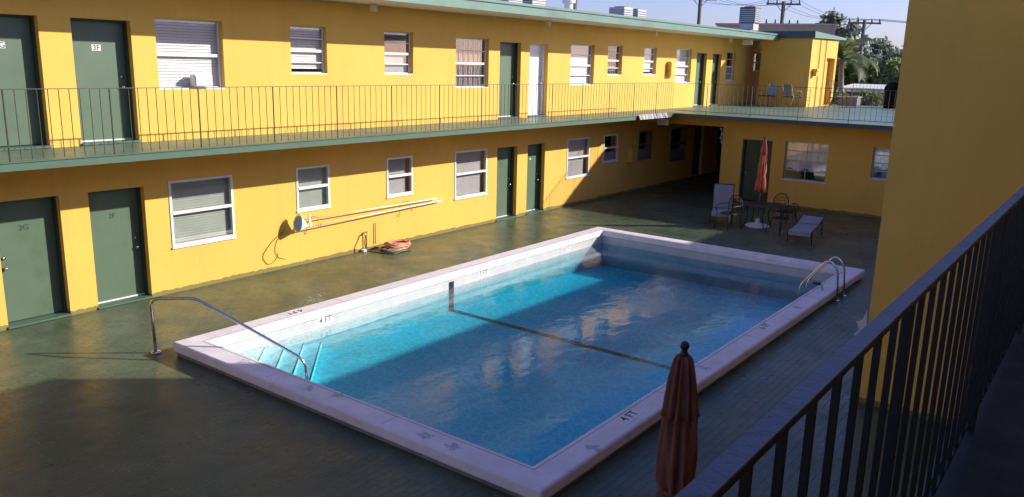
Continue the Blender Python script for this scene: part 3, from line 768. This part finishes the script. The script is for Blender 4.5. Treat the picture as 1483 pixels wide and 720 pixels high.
mb = MB(); mb.box(ix0-.02, ix1+.02, iy0-.02, iy1+.02, -.9, ZW)
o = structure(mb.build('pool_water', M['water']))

# grab rail into the corner steps
def hr(t, z): 
    u = Vector((1.12,-2.01,0)).normalized(); p = Vector((5.95,-2.73,0))+u*t
    return (p.x, p.y, z)
def smooth_path(ps, n=6, rad=.12):
    out = []
    ps = [Vector(p) for p in ps]
    for i, p in enumerate(ps):
        if i in (0, len(ps)-1): out.append(p); continue
        a, b = ps[i-1], ps[i+1]
        r = min(rad, (a-p).length*.45, (b-p).length*.45)
        pa, pb = p+(a-p).normalized()*r, p+(b-p).normalized()*r
        for k in range(n+1):
            t = k/n; out.append(pa*(1-t)**2+p*2*t*(1-t)+pb*t*t)
    return out
t = thing('grab_rail', (5.95,-2.73,0), 'stainless grab rail sloping from the deck over the coping into the pool corner', 'handrail')
MB().tube(smooth_path([hr(0,0.0),hr(-.03,.84),hr(.70,.90),hr(2.33,.07),hr(2.36,-.30)],8,.14), .022, 10).build('rail', M['chrome'], t, smooth=True)
MB().lathe([(.075,.001),(.075,.018),(.04,.03)], (5.95,-2.73,0), 16).build('flange', M['chrome'], t, smooth=True)
# pool ladder
t = thing('pool_ladder', (16.1,-9.75,0), 'bent stainless ladder hooked over the coping at the far right of the pool', 'ladder')
for X in (15.9, 16.35):
    MB().tube(smooth_path([(X,-9.79,.0),(X,-9.74,.62),(X,-9.55,.80),(X,-9.06,.20),(X,-9.04,-.55)],8,.13), .02, 10).build('side_rail', M['chrome'], t, smooth=True)
    MB().lathe([(.05,.001),(.05,.015),(.03,.03)], (X,-9.79,0), 14).build('flange', M['chrome'], t, smooth=True)
for zz in (-.2, -.42): MB().box(15.9, 16.35, -9.09, -9.0, zz-.012, zz+.012).build('tread', M['chrome'], t, bevel=.005)
b = MB().tube(smooth_path([(15.9,-9.09,.245),(15.82,-9.35,.30),(15.72,-9.52,.32),(15.70,-9.56,ZC)],5,.03), .012, 8).build('brace', M['metal'], t, smooth=True)
MB().tube([(15.83,-9.33,.297),(15.74,-9.49,.316)], .026, 10).build('clamp', M['black'], b, smooth=True)

# ------------------------------------------------------------------ hose, tap, poles on the wall
t = thing('garden_tap', (12.62,-.06,0), 'wall standpipe and tap beside the coiled hose', 'tap')
MB().tube([(12.64,-.06,0),(12.64,-.06,.44)], .014, 8).build('pipe', M['hose_d'], t, smooth=True)
MB().tube(smooth_path([(12.64,-.06,.43),(12.57,-.10,.44),(12.55,-.13,.36)],4,.03), .018, 8).build('spout', M['brass'], t, smooth=True)
MB().lathe([(.035,0),(.04,.012),(.02,.02)], (12.64,-.06,.445), 10).build('handle', M['brass'], t)
MB().tube([(12.95,-.03,.12),(12.95,-.03,.62)], .010, 8).build('riser', M['hose_d'], t)
MB().box(12.50,12.60,-.12,-.02,0.001,.06).build('foot', M['white'], t, bevel=.01)
t = thing('garden_hose', (13.1,-.5,0), 'coiled tan and pinkish garden hose lying on the deck against the yellow wall', 'hose')
def coil(cx, cy, r, zs, rad, mm, tilt=0, nm='hose_loop'):
    m = MB()
    pts = []
    turns = len(zs); n = 30*turns
    for k in range(n+1):
        a = 2*PI*k/30; tt = k/n*(turns-1e-6); z = zs[int(tt)]
        rr = r*(1+.07*math.sin(k*.37)+.04*math.sin(k*.11+1))
        pts.append((cx+rr*math.cos(a), cy+.62*rr*math.sin(a), z+.012*math.sin(k*.9)+tilt*math.cos(a)))
    m.tube(pts, rad, 7); return m.build(nm, mm, t, smooth=True)
coil(13.15,-.50,.38,[.022,.03,.05],.020,M['hose_d']); coil(13.13,-.50,.36,[.065,.075,.085],.019,M['hose'],.01); coil(13.22,-.49,.33,[.115,.13,.15],.024,M['hose_o'],-.02); coil(13.22,-.49,.31,[.165,.18],.022,M['hose_o'],-.02)
coil(12.92,-.47,.20,[.05,.06,.085,.10],.016,M['hose_d'],.015)
MB().tube(smooth_path([(12.55,-.13,.36),(12.47,-.18,.22),(12.52,-.2,.05),(12.66,-.45,.02),(12.82,-.80,.02),(13.05,-.74,.02),(13.1,-.70,.03)],5,.1), .014, 7).build('hose_end', M['hose_d'], t, smooth=True)
t = thing('skimmer_net', (10.6,-.1,.85), 'pool skimmer with a long white pole and pale blue net hung on the yellow wall', 'pool net')
MB().tube([(10.42,-.20,.84),(15.20,-.10,.895)], [.011,.019], 8).build('pole', M['white'], t, smooth=True)
hp = [(10.58+.03*math.sin(a), -.24+.13*math.cos(a), .985+.18*math.sin(a)) for a in [2*PI*k/24 for k in range(24)]]
h = MB().tube(hp, .010, 6, closed=True).build('hoop', M['white'], t, smooth=True)
m = MB(); n = 24
rings = []
for j in range(5):
    q = 1-.22*j
    rings.append([m.bm.verts.new((10.58+.03*math.sin(a)*q+.06*j, -.24+.13*q*math.cos(a), .965+.18*q*math.sin(a)-.02*j)) for a in [2*PI*k/n for k in range(n)]])
for a, b in zip(rings, rings[1:]):
    for k in range(n): m.bm.faces.new((a[k],a[(k+1)%n],b[(k+1)%n],b[k]))
m.bm.faces.new(rings[-1])
m.build('net_bag', M['blue_net'], t, smooth=True)
t = thing('pool_brush', (11.0,-.1,1.0), 'white telescopic pole with a curved brush head hung just above the skimmer pole', 'pool brush')
MB().tube([(10.78,-.17,1.015),(15.02,-.09,.965)], [.010,.016], 8).build('pole', M['white'], t, smooth=True)
MB().prism([(-.30,.88),(-.26,.88),(-.20,1.0),(-.21,1.13),(-.25,1.13),(-.25,1.0)], 0, 10.86, 10.89).build('brush_head', M['white'], t)
for X in (11.15, 13.95):
    o = MB().tube(smooth_path([(X,-.004,1.02),(X,-.16,1.02),(X,-.20,.80),(X,-.26,.80),(X,-.27,.90)],4,.03), .008, 6).build('wall_hook', M['metal'])
    tag(o, 'left wall hook near the net holding the white pool poles' if X < 12 else 'right wall hook under the middle window holding the white pool poles', 'hook', 'pole hooks on the wall')
    if X > 12: o.location.z = .005
mb = MB()
mb.tube(smooth_path([(10.38,-.02,.82),(10.05,-.012,.62),(9.80,-.012,.35),(9.95,-.012,.14),(10.15,-.012,.22),(10.22,-.012,.36)],8,.2), .006, 6)
mb.tube(smooth_path([(10.38,-.02,.82),(10.16,-.012,.6),(10.13,-.012,.38),(10.25,-.012,.24),(10.40,-.012,.2)],8,.2), .005, 6)
tag(mb.build('cord', M['cord'], smooth=True), 'thin brown cord hanging in loops on the wall below the skimmer net', 'cord')

# ------------------------------------------------------------------ parasols
def closed_parasol(name, x, y, zt, zlow, rmax, mm, label, ball, group=None, slim=False):
    t = thing(name, (x, y, 0), label, 'umbrella', group)
    L = zt-zlow
    top = [(.042,0),(.058,-.03),(rmax*.70,-.10*L-.03),(rmax*.82,-.22*L),(rmax*.92,-.30*L),(rmax*1.02,-.345*L),(rmax*.82,-.348*L)]
    if slim: top = [(.03,0),(.04,-.03),(rmax*.38,-.10*L),(rmax*.46,-.2*L),(rmax*.5,-.27*L),(rmax*.42,-.275*L)]
    MB().lathe([(r, z) for r, z in top], (x,y,zt), 96, .17, 11).build('vent_flap', mm, t, smooth=True)
    low = [(rmax*.70,-.25*L),(rmax*.88,-.34*L),(rmax*.97,-.5*L),(rmax*1.0,-.62*L),(rmax*.98,-.74*L),(rmax*.78,-.79*L),(rmax*.95,-.84*L),(rmax*1.25,-.97*L),(rmax*1.22,-L),(rmax*.6,-L+.02)]
    if slim: low = [(rmax*.36,-.2*L),(rmax*.47,-.28*L),(rmax*.58,-.45*L),(rmax*.64,-.58*L),(rmax*.60,-.66*L),(rmax*.56,-.69*L),(rmax*.66,-.74*L),(rmax*.85,-.9*L),(rmax*.92,-L),(rmax*.5,-L+.02)]
    MB().lathe(low, (x,y,zt), 96, .2, 9, 1.1).build('canopy', mm, t, smooth=True)
    ts = .70 if slim else 1
    zs_ = .69 if slim else .79
    MB().lathe([(rmax*.83*ts,-(zs_-.01)*L),(rmax*.86*ts,-(zs_-.005)*L),(rmax*.86*ts,-(zs_+.01)*L),(rmax*.83*ts,-(zs_+.015)*L)], (x,y,zt), 40).build('tie_strap', mm, t)
    MB().tube([(x,y,.02),(x,y,zt-.01)], .019, 10).build('pole', M['wood'], t, smooth=True)
    m = MB(); m.lathe([(.034,0),(.03,.02),(.022,.035),(.022,.045)], (x,y,zt-.005), 16); m.ball((x,y,zt+.04+ball*.92), ball, 16)
    m.build('finial', M['black'], t, smooth=True)
    return t
t = closed_parasol('parasol', 5.12, -11.56, 2.355, 1.02, .115, M['rust'], 'closed rust brown parasol with a black ball finial in the foreground', .034)
MB().lathe([(.26,.001),(.27,.03),(.22,.07),(.06,.10),(.04,.35),(.03,.35)], (5.12,-11.56,0), 28).build('base', M['metal_d'], t, smooth=True)
t = closed_parasol('parasol', 22.2, -5.78, 2.43, 1.0, .15, M['orange'], 'closed orange parasol standing through the black patio table', .035, slim=True)
MB().lathe([(.33,.001),(.34,.03),(.30,.06),(.07,.10),(.05,.24),(.03,.24)], (22.2,-5.78,0), 28).build('base', M['cast_white'], t, smooth=True)

# patio table
t = thing('patio_table', (22.2,-5.78,0), 'round black patio table under the closed orange parasol', 'table')
m = MB(); m.lathe([(.03,.62),(.47,.62),(.49,.632),(.47,.645),(.03,.645)], (22.2,-5.78,0), 32); m.build('tabletop', M['iron'], t)
for k in range(4):
    a = PI/4+k*PI/2; c, s = math.cos(a), math.sin(a)
    MB().tube([(22.2+.36*c,-5.78+.36*s,.62),(22.2+.30*c,-5.78+.30*s,.3),(22.2+.42*c,-5.78+.42*s,0.001)], .014, 7).build('leg', M['iron'], t, smooth=True)
# wrought iron chairs
def iron_chair(label):
    t = thing('patio_chair', (0,0,0), label, 'chair', 'black patio chairs around the table')
    m = MB(); m.tube([(.22*math.cos(a)*1.05, .22*math.sin(a), .43) for a in [2*PI*k/20 for k in range(20)]], .011, 6, closed=True)
    for k in range(-4,5): m.tube([(.05*k,-math.sqrt(max(0,.0484-(.05*k)**2)),.43),(.05*k,math.sqrt(max(0,.0484-(.05*k)**2)),.43)], .006, 5) if abs(k) < 4.3 else None
    for k in range(-4,5): m.tube([(-math.sqrt(max(0,.05-(.05*k)**2)),.05*k,.432),(math.sqrt(max(0,.05-(.05*k)**2)),.05*k,.432)], .006, 5)
    m.build('seat', M['iron'], t, smooth=True)
    m = MB()
    arc = [(.27*math.cos(a)*.95, .20*0+.27*math.sin(a)*.0+.22+.04, .45+.46*math.sin(a)**.6) for a in [PI*k/16 for k in range(17)]]
    m.tube(arc, .012, 6)
    for k in range(-4,5):
        xx = .055*k; m.tube([(xx,.25,.47),(xx,.26,.45+.46*(1-(xx/.257)**2)**.3)], .005, 5)
    for zz in (.55,.63,.71,.79): m.tube([(-.25,.257,zz),(.25,.257,zz)], .005, 5)
    m.build('backrest', M['iron'], t, smooth=True)
    for sx in (-1,1):
        MB().tube(smooth_path([(.25*sx,.25,.66),(.29*sx,.0,.66),(.29*sx,-.2,.64),(.25*sx,-.22,.45)],5,.08), .012, 6).build('arm', M['iron'], t, smooth=True)
        MB().tube([(.22*sx,-.20,.44),(.25*sx,-.26,.001)], .011, 6).build('leg', M['iron'], t, smooth=True)
        MB().tube([(.22*sx,.20,.44),(.25*sx,.30,.001)], .011, 6).build('leg', M['iron'], t, smooth=True)
    return t
ch = iron_chair('black mesh patio chair nearest the lounge chair, left of the table')
spots = [(21.35,-5.25,R(-110),None),(22.75,-6.35,R(-40),'black mesh patio chair behind the table, its curved back against the wall'),(21.65,-6.62,R(150),'black mesh patio chair between the table and the flat lounger')]
for i, (x, y, a, lb) in enumerate(spots):
    o = ch if i == 0 else copy_tree(ch)
    o.location = (x, y, 0); o.rotation_euler.z = a
    if lb: o['label'] = lb
# loungers: built along +x with the foot at the origin
def lounger(label, back_up, L):
    t = thing('sun_lounger', (0,0,0), label, 'lounger', 'pale sling loungers by the wing')
    Lf = L-.72; ca, sa = math.cos(back_up), math.sin(back_up)
    def strip(p, m, w, n=8, sag=.02):
        for i in range(len(p)-1):
            m.quad((p[i][0],-w,p[i][1]),(p[i+1][0],-w,p[i+1][1]),(p[i+1][0],w,p[i+1][1]),(p[i][0],w,p[i][1]))
    m = MB(); strip([(0,.26),(.03,.335),(.08,.36),(Lf*.5,.34),(Lf,.36)], m, .27); o = m.build('seat', M['sling'], t); o.modifiers.new('s','SOLIDIFY').thickness = .012
    bx, bz = Lf+.03+.72*ca, .37+.72*sa
    m = MB(); strip([(Lf+.03,.37),(Lf+.03+.36*ca-.02*sa,.37+.36*sa-.02*ca),(bx,bz)], m, .27); o = m.build('backrest', M['sling'], t); o.modifiers.new('s','SOLIDIFY').thickness = .012
    for sy in (-1,1):
        MB().tube(smooth_path([(0,.29*sy,.24),(.06,.29*sy,.37),(Lf,.29*sy,.37),(L-.1,.29*sy,.37)],4,.05), .014, 6).build('side_rail', M['iron'], t, smooth=True)
        MB().tube([(Lf+.03,.285*sy,.375),(bx,.285*sy,bz)], .014, 6).build('back_frame', M['iron'], t, smooth=True)
        for lx_ in (.18, L-.2): MB().tube([(lx_,.29*sy,.365),(lx_-.03,.30*sy,.001)], .013, 6).build('leg', M['iron'], t, smooth=True)
    MB().tube([(bx,-.29,bz),(bx,.29,bz)], .014, 6).build('head_bar', M['iron'], t, smooth=True)
    return t
o = lounger('pale sling lounger with its back raised upright beside the doorway', R(68), 1.55); o.location = (21.55,-4.95,0); o.rotation_euler.z = R(21)
o = lounger('pale sling lounger lying nearly flat under the wide wing window', R(8), 1.95); o.location = (20.45,-7.52,0); o.rotation_euler.z = R(8)

# chairs on the terrace
def arm_chair(label):
    t = thing('terrace_chair', (0,0,0), label, 'chair', 'armchairs on the terrace')
    MB().box(-.25,.25,-.25,.25,.40,.44).build('seat', M['iron'], t, bevel=.01)
    m = MB(); m.prism([(.22,.46),(.245,.46),(.34,.92),(.315,.92)], 0, -.24, .24); m.build('backrest', M['sling'], t)
    for sx in (-1,1):
        MB().tube(smooth_path([(.27*sx,.30,.66),(.27*sx,-.22,.66),(.27*sx,-.27,.0)],5,.08), .017, 6).build('arm', M['tan_wood'], t, smooth=True)
        MB().tube([(.27*sx,.36,.93),(.27*sx,.20,.40),(.27*sx,.34,.0)], .017, 6).build('leg', M['tan_wood'], t, smooth=True)
    return t
ac = arm_chair('pale-backed armchair on the terrace in the corner against the long building')
for i, (x, y, a, lb) in enumerate([(34.0,-1.42,R(150),None),(34.05,-2.45,R(60),'tan-framed armchair seen side-on in the shade of the terrace block')]):
    o = ac if i == 0 else copy_tree(ac)
    o.location = (x, y, ZT); o.rotation_euler.z = a
    if lb: o['label'] = lb
t = thing('swing_chair', (35.5,-3.85,ZT), 'tall thin metal-framed chair in the sun before the terrace block', 'chair')
for sx in (-.3,.3):
    MB().tube(smooth_path([(35.5+sx,-3.45,ZT+.001),(35.5+sx,-3.62,ZT+.55),(35.5+sx,-3.50,ZT+1.12)],5,.2), .013, 6).build('back_post', M['iron'], t)
    MB().tube(smooth_path([(35.5+sx,-3.58,ZT+.62),(35.5+sx,-4.10,ZT+.62),(35.5+sx,-4.16,ZT+.001)],5,.06), .013, 6).build('arm', M['iron'], t)
m = MB()
for zz in (.7,.83,.96,1.1): m.tube([(35.2,-3.54,ZT+zz),(35.8,-3.54,ZT+zz)], .009, 5)
m.build('backrest', M['iron'], t)
MB().box(35.2,35.8,-4.1,-3.6,ZT+.40,ZT+.43).build('seat', M['iron'], t)
# planter and covered grill on the terrace
t = thing('planter_box', (38.85,-3.4,ZT), 'square slate planter box at the back of the terrace', 'planter')
m = MB(); m.box(38.5,39.1,-3.85,-3.0,ZT+.001,ZT+.36); m.build('tub', M['planter'], t, bevel=.02)
MB().box(38.46,39.14,-3.89,-2.96,ZT+.3605,ZT+.40).build('rim', M['metal'], t, bevel=.008)
t = thing('covered_grill', (38.0,-5.6,ZT), 'barbecue grill under a black cover at the edge of the terrace', 'grill')
m = MB()
prof = [(.50,.001),(.54,.10),(.52,.5),(.56,.72),(.55,.86),(.47,1.02),(.30,1.12),(.08,1.16)]
m.lathe(prof, (38.0,-5.62,ZT), 28, .03, 7); m.build('cover', M['cover'], t, smooth=True)
MB().tube([(38.0,-5.12,ZT+.12),(37.6,-5.2,ZT+.10),(37.45,-5.6,ZT+.12)], .012, 6).build('drawstring', M['metal_d'], t)

# ------------------------------------------------------------------ beyond: poles, wires, houses, trees
def utility_pole(x, y, zt, label, lean=0, ang=0, double=False):
    t = thing('utility_pole', (x,y,-.1), label, 'utility pole', 'utility poles behind the buildings')
    def P(dx, z): return (x+dx*math.cos(ang)+lean*(z-zt), y+dx*math.sin(ang), z)
    MB().tube([P(0,-.1),P(0,zt)], [.17,.12], 10).build('pole', M['wood'], t, smooth=True)
    arms = [zt-.18] + ([zt-1.5] if double else [])
    for za in arms:
        MB().tube([P(-1.15,za),P(1.15,za)], .06, 6).build('crossarm', M['wood'], t)
        for dx in (-1.05,-.45,.5,1.05):
            MB().lathe([(.05,0),(.07,.08),(.03,.12),(.06,.18),(.02,.26)], P(dx,za+.06), 8).build('insulator', M['metal_d'], t)
    MB().tube([P(-.5,zt-.2),P(0,zt-.75),P(.5,zt-.2)], .025, 5).build('brace', M['metal_d'], t)
    if zt < 8.6: MB().lathe([(.17,0),(.18,.05),(.18,.6),(.1,.66)], P(.28,zt-1.6), 12).build('transformer', M['metal'], t)
    return P
P1 = utility_pole(54.4, 11.4, 9.15, 'utility pole left of the tall condenser, its top cut by the frame', ang=R(-50), double=False)
P2 = utility_pole(56.5, 6.3, 8.85, 'utility pole standing right of the tall condenser', ang=R(-55), double=True)
P3 = utility_pole(60.0, 1.85, 7.75, 'leaning utility pole standing among the trees beside the palm', lean=.07, ang=R(-50))
mb = MB()
for dx in (-1.05,-.45,.5,1.05):
    chain = [(40,30,9.4), P1(dx,9.2), P2(dx,8.95), P3(dx,7.85), (70,-25,7.4)]
    for a, b in zip(chain, chain[1:]):
        a, b = Vector(a), Vector(b)
        mb.tube([a.lerp(b, k/10)-Vector((0,0,.5*4*(k/10)*(1-k/10))) for k in range(11)], .012, 4)
tag(mb.build('power_line', M['black']), 'bundle of thin power lines sagging between the utility poles', 'power line')

t = thing('flat_roofed_building', (50, 3, -.1), 'grey flat-roofed building showing behind the terrace block', 'building')
def turned(du0, du1, dv0, dv1):
    return [(47.2+.956*u-.293*v, -.03+.293*u+.956*v) for u, v in ((du0,dv0),(du1,dv0),(du1,dv1),(du0,dv1))]
MB().prism(turned(0,8,0,6.4), 2, -.1, 6.78).build('wall', M['grey_stucco'], t)
MB().prism(turned(-.08,8.08,-.08,6.48), 2, 6.781, 6.86).build('parapet_cap', M['metal'], t)
for k in range(3):
    w = MB().prism(turned(-.03,-.001,.6+1.9*k,1.7+1.9*k), 2, 3.6, 5.0).build('window', M['lattice'], t)
    MB().prism(turned(-.07,-.002,.55+1.9*k,1.75+1.9*k), 2, 3.54, 3.599).build('sill', M['white'], w)
t = thing('house', (52, -3, -.1), 'low house with a white roof edge half hidden by shrubs', 'house')
MB().box(49.8, 55, -5.5, -.3, -.1, 3.2).build('wall', M['house_wall'], t)
MB().prism([(49.2,3.2),(55.6,3.2),(55.6,3.35),(52.4,3.62),(49.2,3.43)], 1, -6.2, .1).build('roof', M['roof_white'], t)
for k in range(2):
    w = MB().box(49.77, 49.799, -4.6+2.3*k, -3.4+2.3*k, 1.2, 2.4).build('window', M['lattice'], t)
    MB().box(49.74, 49.769, -4.65+2.3*k, -3.35+2.3*k, 1.14, 1.199).build('sill', M['white'], w)

def foliage(rng, mb, c, rx, rz, clumps, per, leaf):
    for _ in range(clumps):
        a, b = rng.uniform(0,2*PI), math.acos(rng.uniform(-.75,1))
        rad = rng.uniform(.45,1.05)
        cc = Vector((c[0]+rx*rad*math.sin(b)*math.cos(a), c[1]+rx*rad*math.sin(b)*math.sin(a), c[2]+rz*rad*math.cos(b)))
        cr = rng.uniform(.16,.34)*rx
        for _ in range(per):
            d = Vector((rng.gauss(0,1),rng.gauss(0,1),rng.gauss(0,.7))); d = d.normalized()*cr*rng.random()**.4
            p = cc+d; n = (d.normalized()*.6+Vector((rng.gauss(0,.6),rng.gauss(0,.6),rng.gauss(.4,.6)))).normalized()
            u = n.orthogonal().normalized(); u = (Matrix.Rotation(rng.uniform(0,2*PI),3,n) @ u); w = n.cross(u)
            s = leaf*rng.uniform(.6,1.3)
            mb.bm.faces.new([mb.bm.verts.new(p+q) for q in (u*s, w*s*.45, -u*s, -w*s*.45)])
def tree(name, x, y, h, r, m, label, seed, leaf=.2, clumps=60, per=42, cat='tree', group='trees beyond the terrace', low=.42):
    rng = random.Random(seed)
    t = thing(name, (x,y,-.1), label, cat, group)
    tr = MB(); tr.tube([(x,y,-.1),(x+rng.uniform(-.15,.15),y+rng.uniform(-.15,.15),h*.3),(x+rng.uniform(-.3,.3),y+rng.uniform(-.3,.3),h*.62)], [.04*h*.6,.03*h*.6,.02*h*.6], 8)
    for k in range(5):
        a = rng.uniform(0,2*PI); b = h*rng.uniform(.28,.5)
        tr.tube([(x,y,b),(x+r*.35*math.cos(a),y+r*.35*math.sin(a),b+h*.16),(x+r*.75*math.cos(a),y+r*.75*math.sin(a),b+h*.27)], [.02*h*.5,.012*h*.5,.004*h*.5], 6)
    tr.build('trunk', M['bark'], t, smooth=True)
    mb = MB(); zc = h*(low+(1-low)*.5); foliage(rng, mb, (x,y,zc), r, h*(1-low)*.5, clumps, per, leaf); mb.build('crown', M[m], t)
tree('broadleaf_tree', 63, 4.6, 8.1, 2.3, 'leaf_c', 'tall feathery grey-green tree behind the palm', 1, leaf=.27, low=.05, clumps=130)
tree('broadleaf_tree', 70, 3.6, 6.6, 2.6, 'leaf_c', 'hazy grey-green tree right behind the leaning pole', 2, leaf=.27, low=.05, clumps=130)
tree('broadleaf_tree', 72, .6, 6.5, 2.9, 'leaf_c', 'hazy round tree between the leaning pole and the tower', 3, leaf=.27, low=.05, clumps=130)
tree('broadleaf_tree', 66, -2.4, 5.9, 2.4, 'leaf_a', 'dark bushy tree next to the tower edge', 4, low=.05, clumps=120)
tree('broadleaf_tree', 57.5, 2.4, 5.4, 1.8, 'leaf_b', 'bright green spreading tree in front of the leaning pole', 5, leaf=.26, low=.05, clumps=120)
tree('broadleaf_tree', 58.0, -.2, 5.1, 1.9, 'leaf_b', 'bright green leafy tree above the white roof edge', 6, leaf=.26, low=.05, clumps=120)
tree('broadleaf_tree', 58.0, -2.6, 5.2, 1.9, 'leaf_a', 'mid green tree above the covered grill', 7, leaf=.22, low=.05, clumps=120)
tree('shrub', 46.0, -1.4, 3.25, 1.3, 'leaf_a', 'dark shrub below the white roof edge, left of the covered grill', 8, leaf=.14, low=.1, cat='shrub', group='shrubs behind the terrace')
tree('shrub', 45.0, -2.9, 3.2, 1.3, 'leaf_a', 'dark shrub directly behind the covered grill', 9, leaf=.14, low=.1, cat='shrub', group='shrubs behind the terrace')
tree('shrub', 44.5, .0, 3.6, 1.0, 'leaf_b', 'olive shrub beside the terrace block, below the palm', 10, leaf=.14, low=.1, cat='shrub', group='shrubs behind the terrace')

tree('shrub', 46.8, -.3, 3.25, 1.1, 'leaf_b', 'light green shrub under the left end of the white roof edge', 11, leaf=.15, low=.1, cat='shrub', group='shrubs behind the terrace')
tree('shrub', 46.6, -2.2, 3.2, 1.1, 'leaf_b', 'light green shrub under the middle of the white roof edge', 12, leaf=.15, low=.1, cat='shrub', group='shrubs behind the terrace')
tree('broadleaf_tree', 62, -.9, 6.3, 2.3, 'leaf_c', 'pale feathery tree above the bright green trees, right of the leaning pole', 13, leaf=.27, low=.05, clumps=120)
def palm(x, y, h, label, seed):
    rng = random.Random(seed)
    t = thing('palm_tree', (x,y,-.1), label, 'palm', 'trees beyond the terrace')
    path = [(x+1.6*(1-k/8)**2*.6, y-1.6*(1-k/8)**2*.6, -.1+(h+.1)*k/8) for k in range(9)]
    MB().tube(path, [.2-.008*k for k in range(9)], 10).build('trunk', M['palm_bark'], t, smooth=True)
    for f in range(18):
        a = 2*PI*f/18+rng.uniform(-.15,.15); up = rng.uniform(-.15,1.25); Lf = rng.uniform(1.9,2.6)
        mb = MB(); pts = []
        for k in range(13):
            s = k/12; ang = up-1.9*s*s
            pts.append((s, ang))
        p = Vector((x,y,h)); prev = p; rib = [p.copy()]
        for k in range(12):
            ang = up-1.7*(k/12)**1.5; p = p+Vector((math.cos(a)*math.cos(ang), math.sin(a)*math.cos(ang), math.sin(ang)))*(Lf/12); rib.append(p.copy())
        mb.tube(rib, [.025-.0018*k for k in range(13)], 4)
        side = Vector((-math.sin(a), math.cos(a), 0))
        for k in range(1,13):
            for q in (0,.5):
                if k == 12 and q: continue
                b = rib[k].lerp(rib[min(k+1,12)], q); d = (rib[k]-rib[k-1]).normalized()
                ll = .62*math.sin(PI*(.12+.8*(k+q)/13))**.7
                for sg in (-1,1):
                    tip = b+side*sg*ll*.8+d*ll*.5-Vector((0,0,ll*.35)); w = d*.035
                    mid = (b+tip)/2+Vector((0,0,.03))
                    mb.bm.faces.new([mb.bm.verts.new(v) for v in (b-w, mid-w*1.2, tip, mid+w*1.2, b+w)])
        mb.build('frond', M['leaf_p'], t)
palm(48.6, -.15, 5.0, 'palm tree with arching fronds just right of the terrace block', 3)

# ------------------------------------------------------------------ camera
cd = bpy.data.cameras.new('camera'); cam = bpy.data.objects.new('camera', cd); COL.objects.link(cam)
yaw, pitch, roll = R(37.082), R(-12.9), R(1.375)
F = Vector((math.cos(pitch)*math.cos(yaw), math.cos(pitch)*math.sin(yaw), math.sin(pitch)))
rt = Vector((math.sin(yaw), -math.cos(yaw), 0)); up = rt.cross(F)
Rv = math.cos(roll)*rt+math.sin(roll)*up; Uv = -math.sin(roll)*rt+math.cos(roll)*up
m = Matrix((Rv, Uv, -F)).transposed().to_4x4(); m.translation = Vector(cam0)
cam.matrix_world = m
cd.sensor_fit = 'HORIZONTAL'; cd.sensor_width = 36; cd.lens = 1173.27/1483*36; cd.clip_start = .05; cd.clip_end = 2000
S.camera = cam

# ------------------------------------------------------------------ light
Ld = Vector((-.9, 1, -.6)).normalized()
el = math.asin(-Ld.z); az = math.atan2(-Ld.x, -Ld.y)
w = bpy.data.worlds.new('World'); S.world = w; w.use_nodes = True
nt = w.node_tree; bg = nt.nodes['Background']
sk = nt.nodes.new('ShaderNodeTexSky'); sk.sky_type = 'NISHITA'; sk.sun_disc = False; sk.sun_elevation = el; sk.sun_rotation = az
sk.air_density = 1.0; sk.dust_density = .75; sk.ozone_density = 3.0
tint = mixc(nt, 1.0, sk.outputs[0], (.98, .905, 1.33, 1), 'MULTIPLY'); nt.links.new(tint, bg.inputs[0]); bg.inputs[1].default_value = .108
sd = bpy.data.lights.new('sun', 'SUN'); sun = bpy.data.objects.new('sun', sd); COL.objects.link(sun)
sd.energy = 5.0; sd.angle = R(.5); sd.color = (1, .93, .82)
sun.rotation_euler = Ld.to_track_quat('-Z', 'Y').to_euler()
S.view_settings.view_transform = 'Standard'; S.view_settings.look = 'None'; S.view_settings.exposure = .42; S.view_settings.gamma = 1
S.cycles.max_bounces = 10; S.cycles.diffuse_bounces = 5; S.cycles.glossy_bounces = 5; S.cycles.transparent_max_bounces = 12
S.cycles.use_denoising = True
S.cycles.sample_clamp_indirect = 6
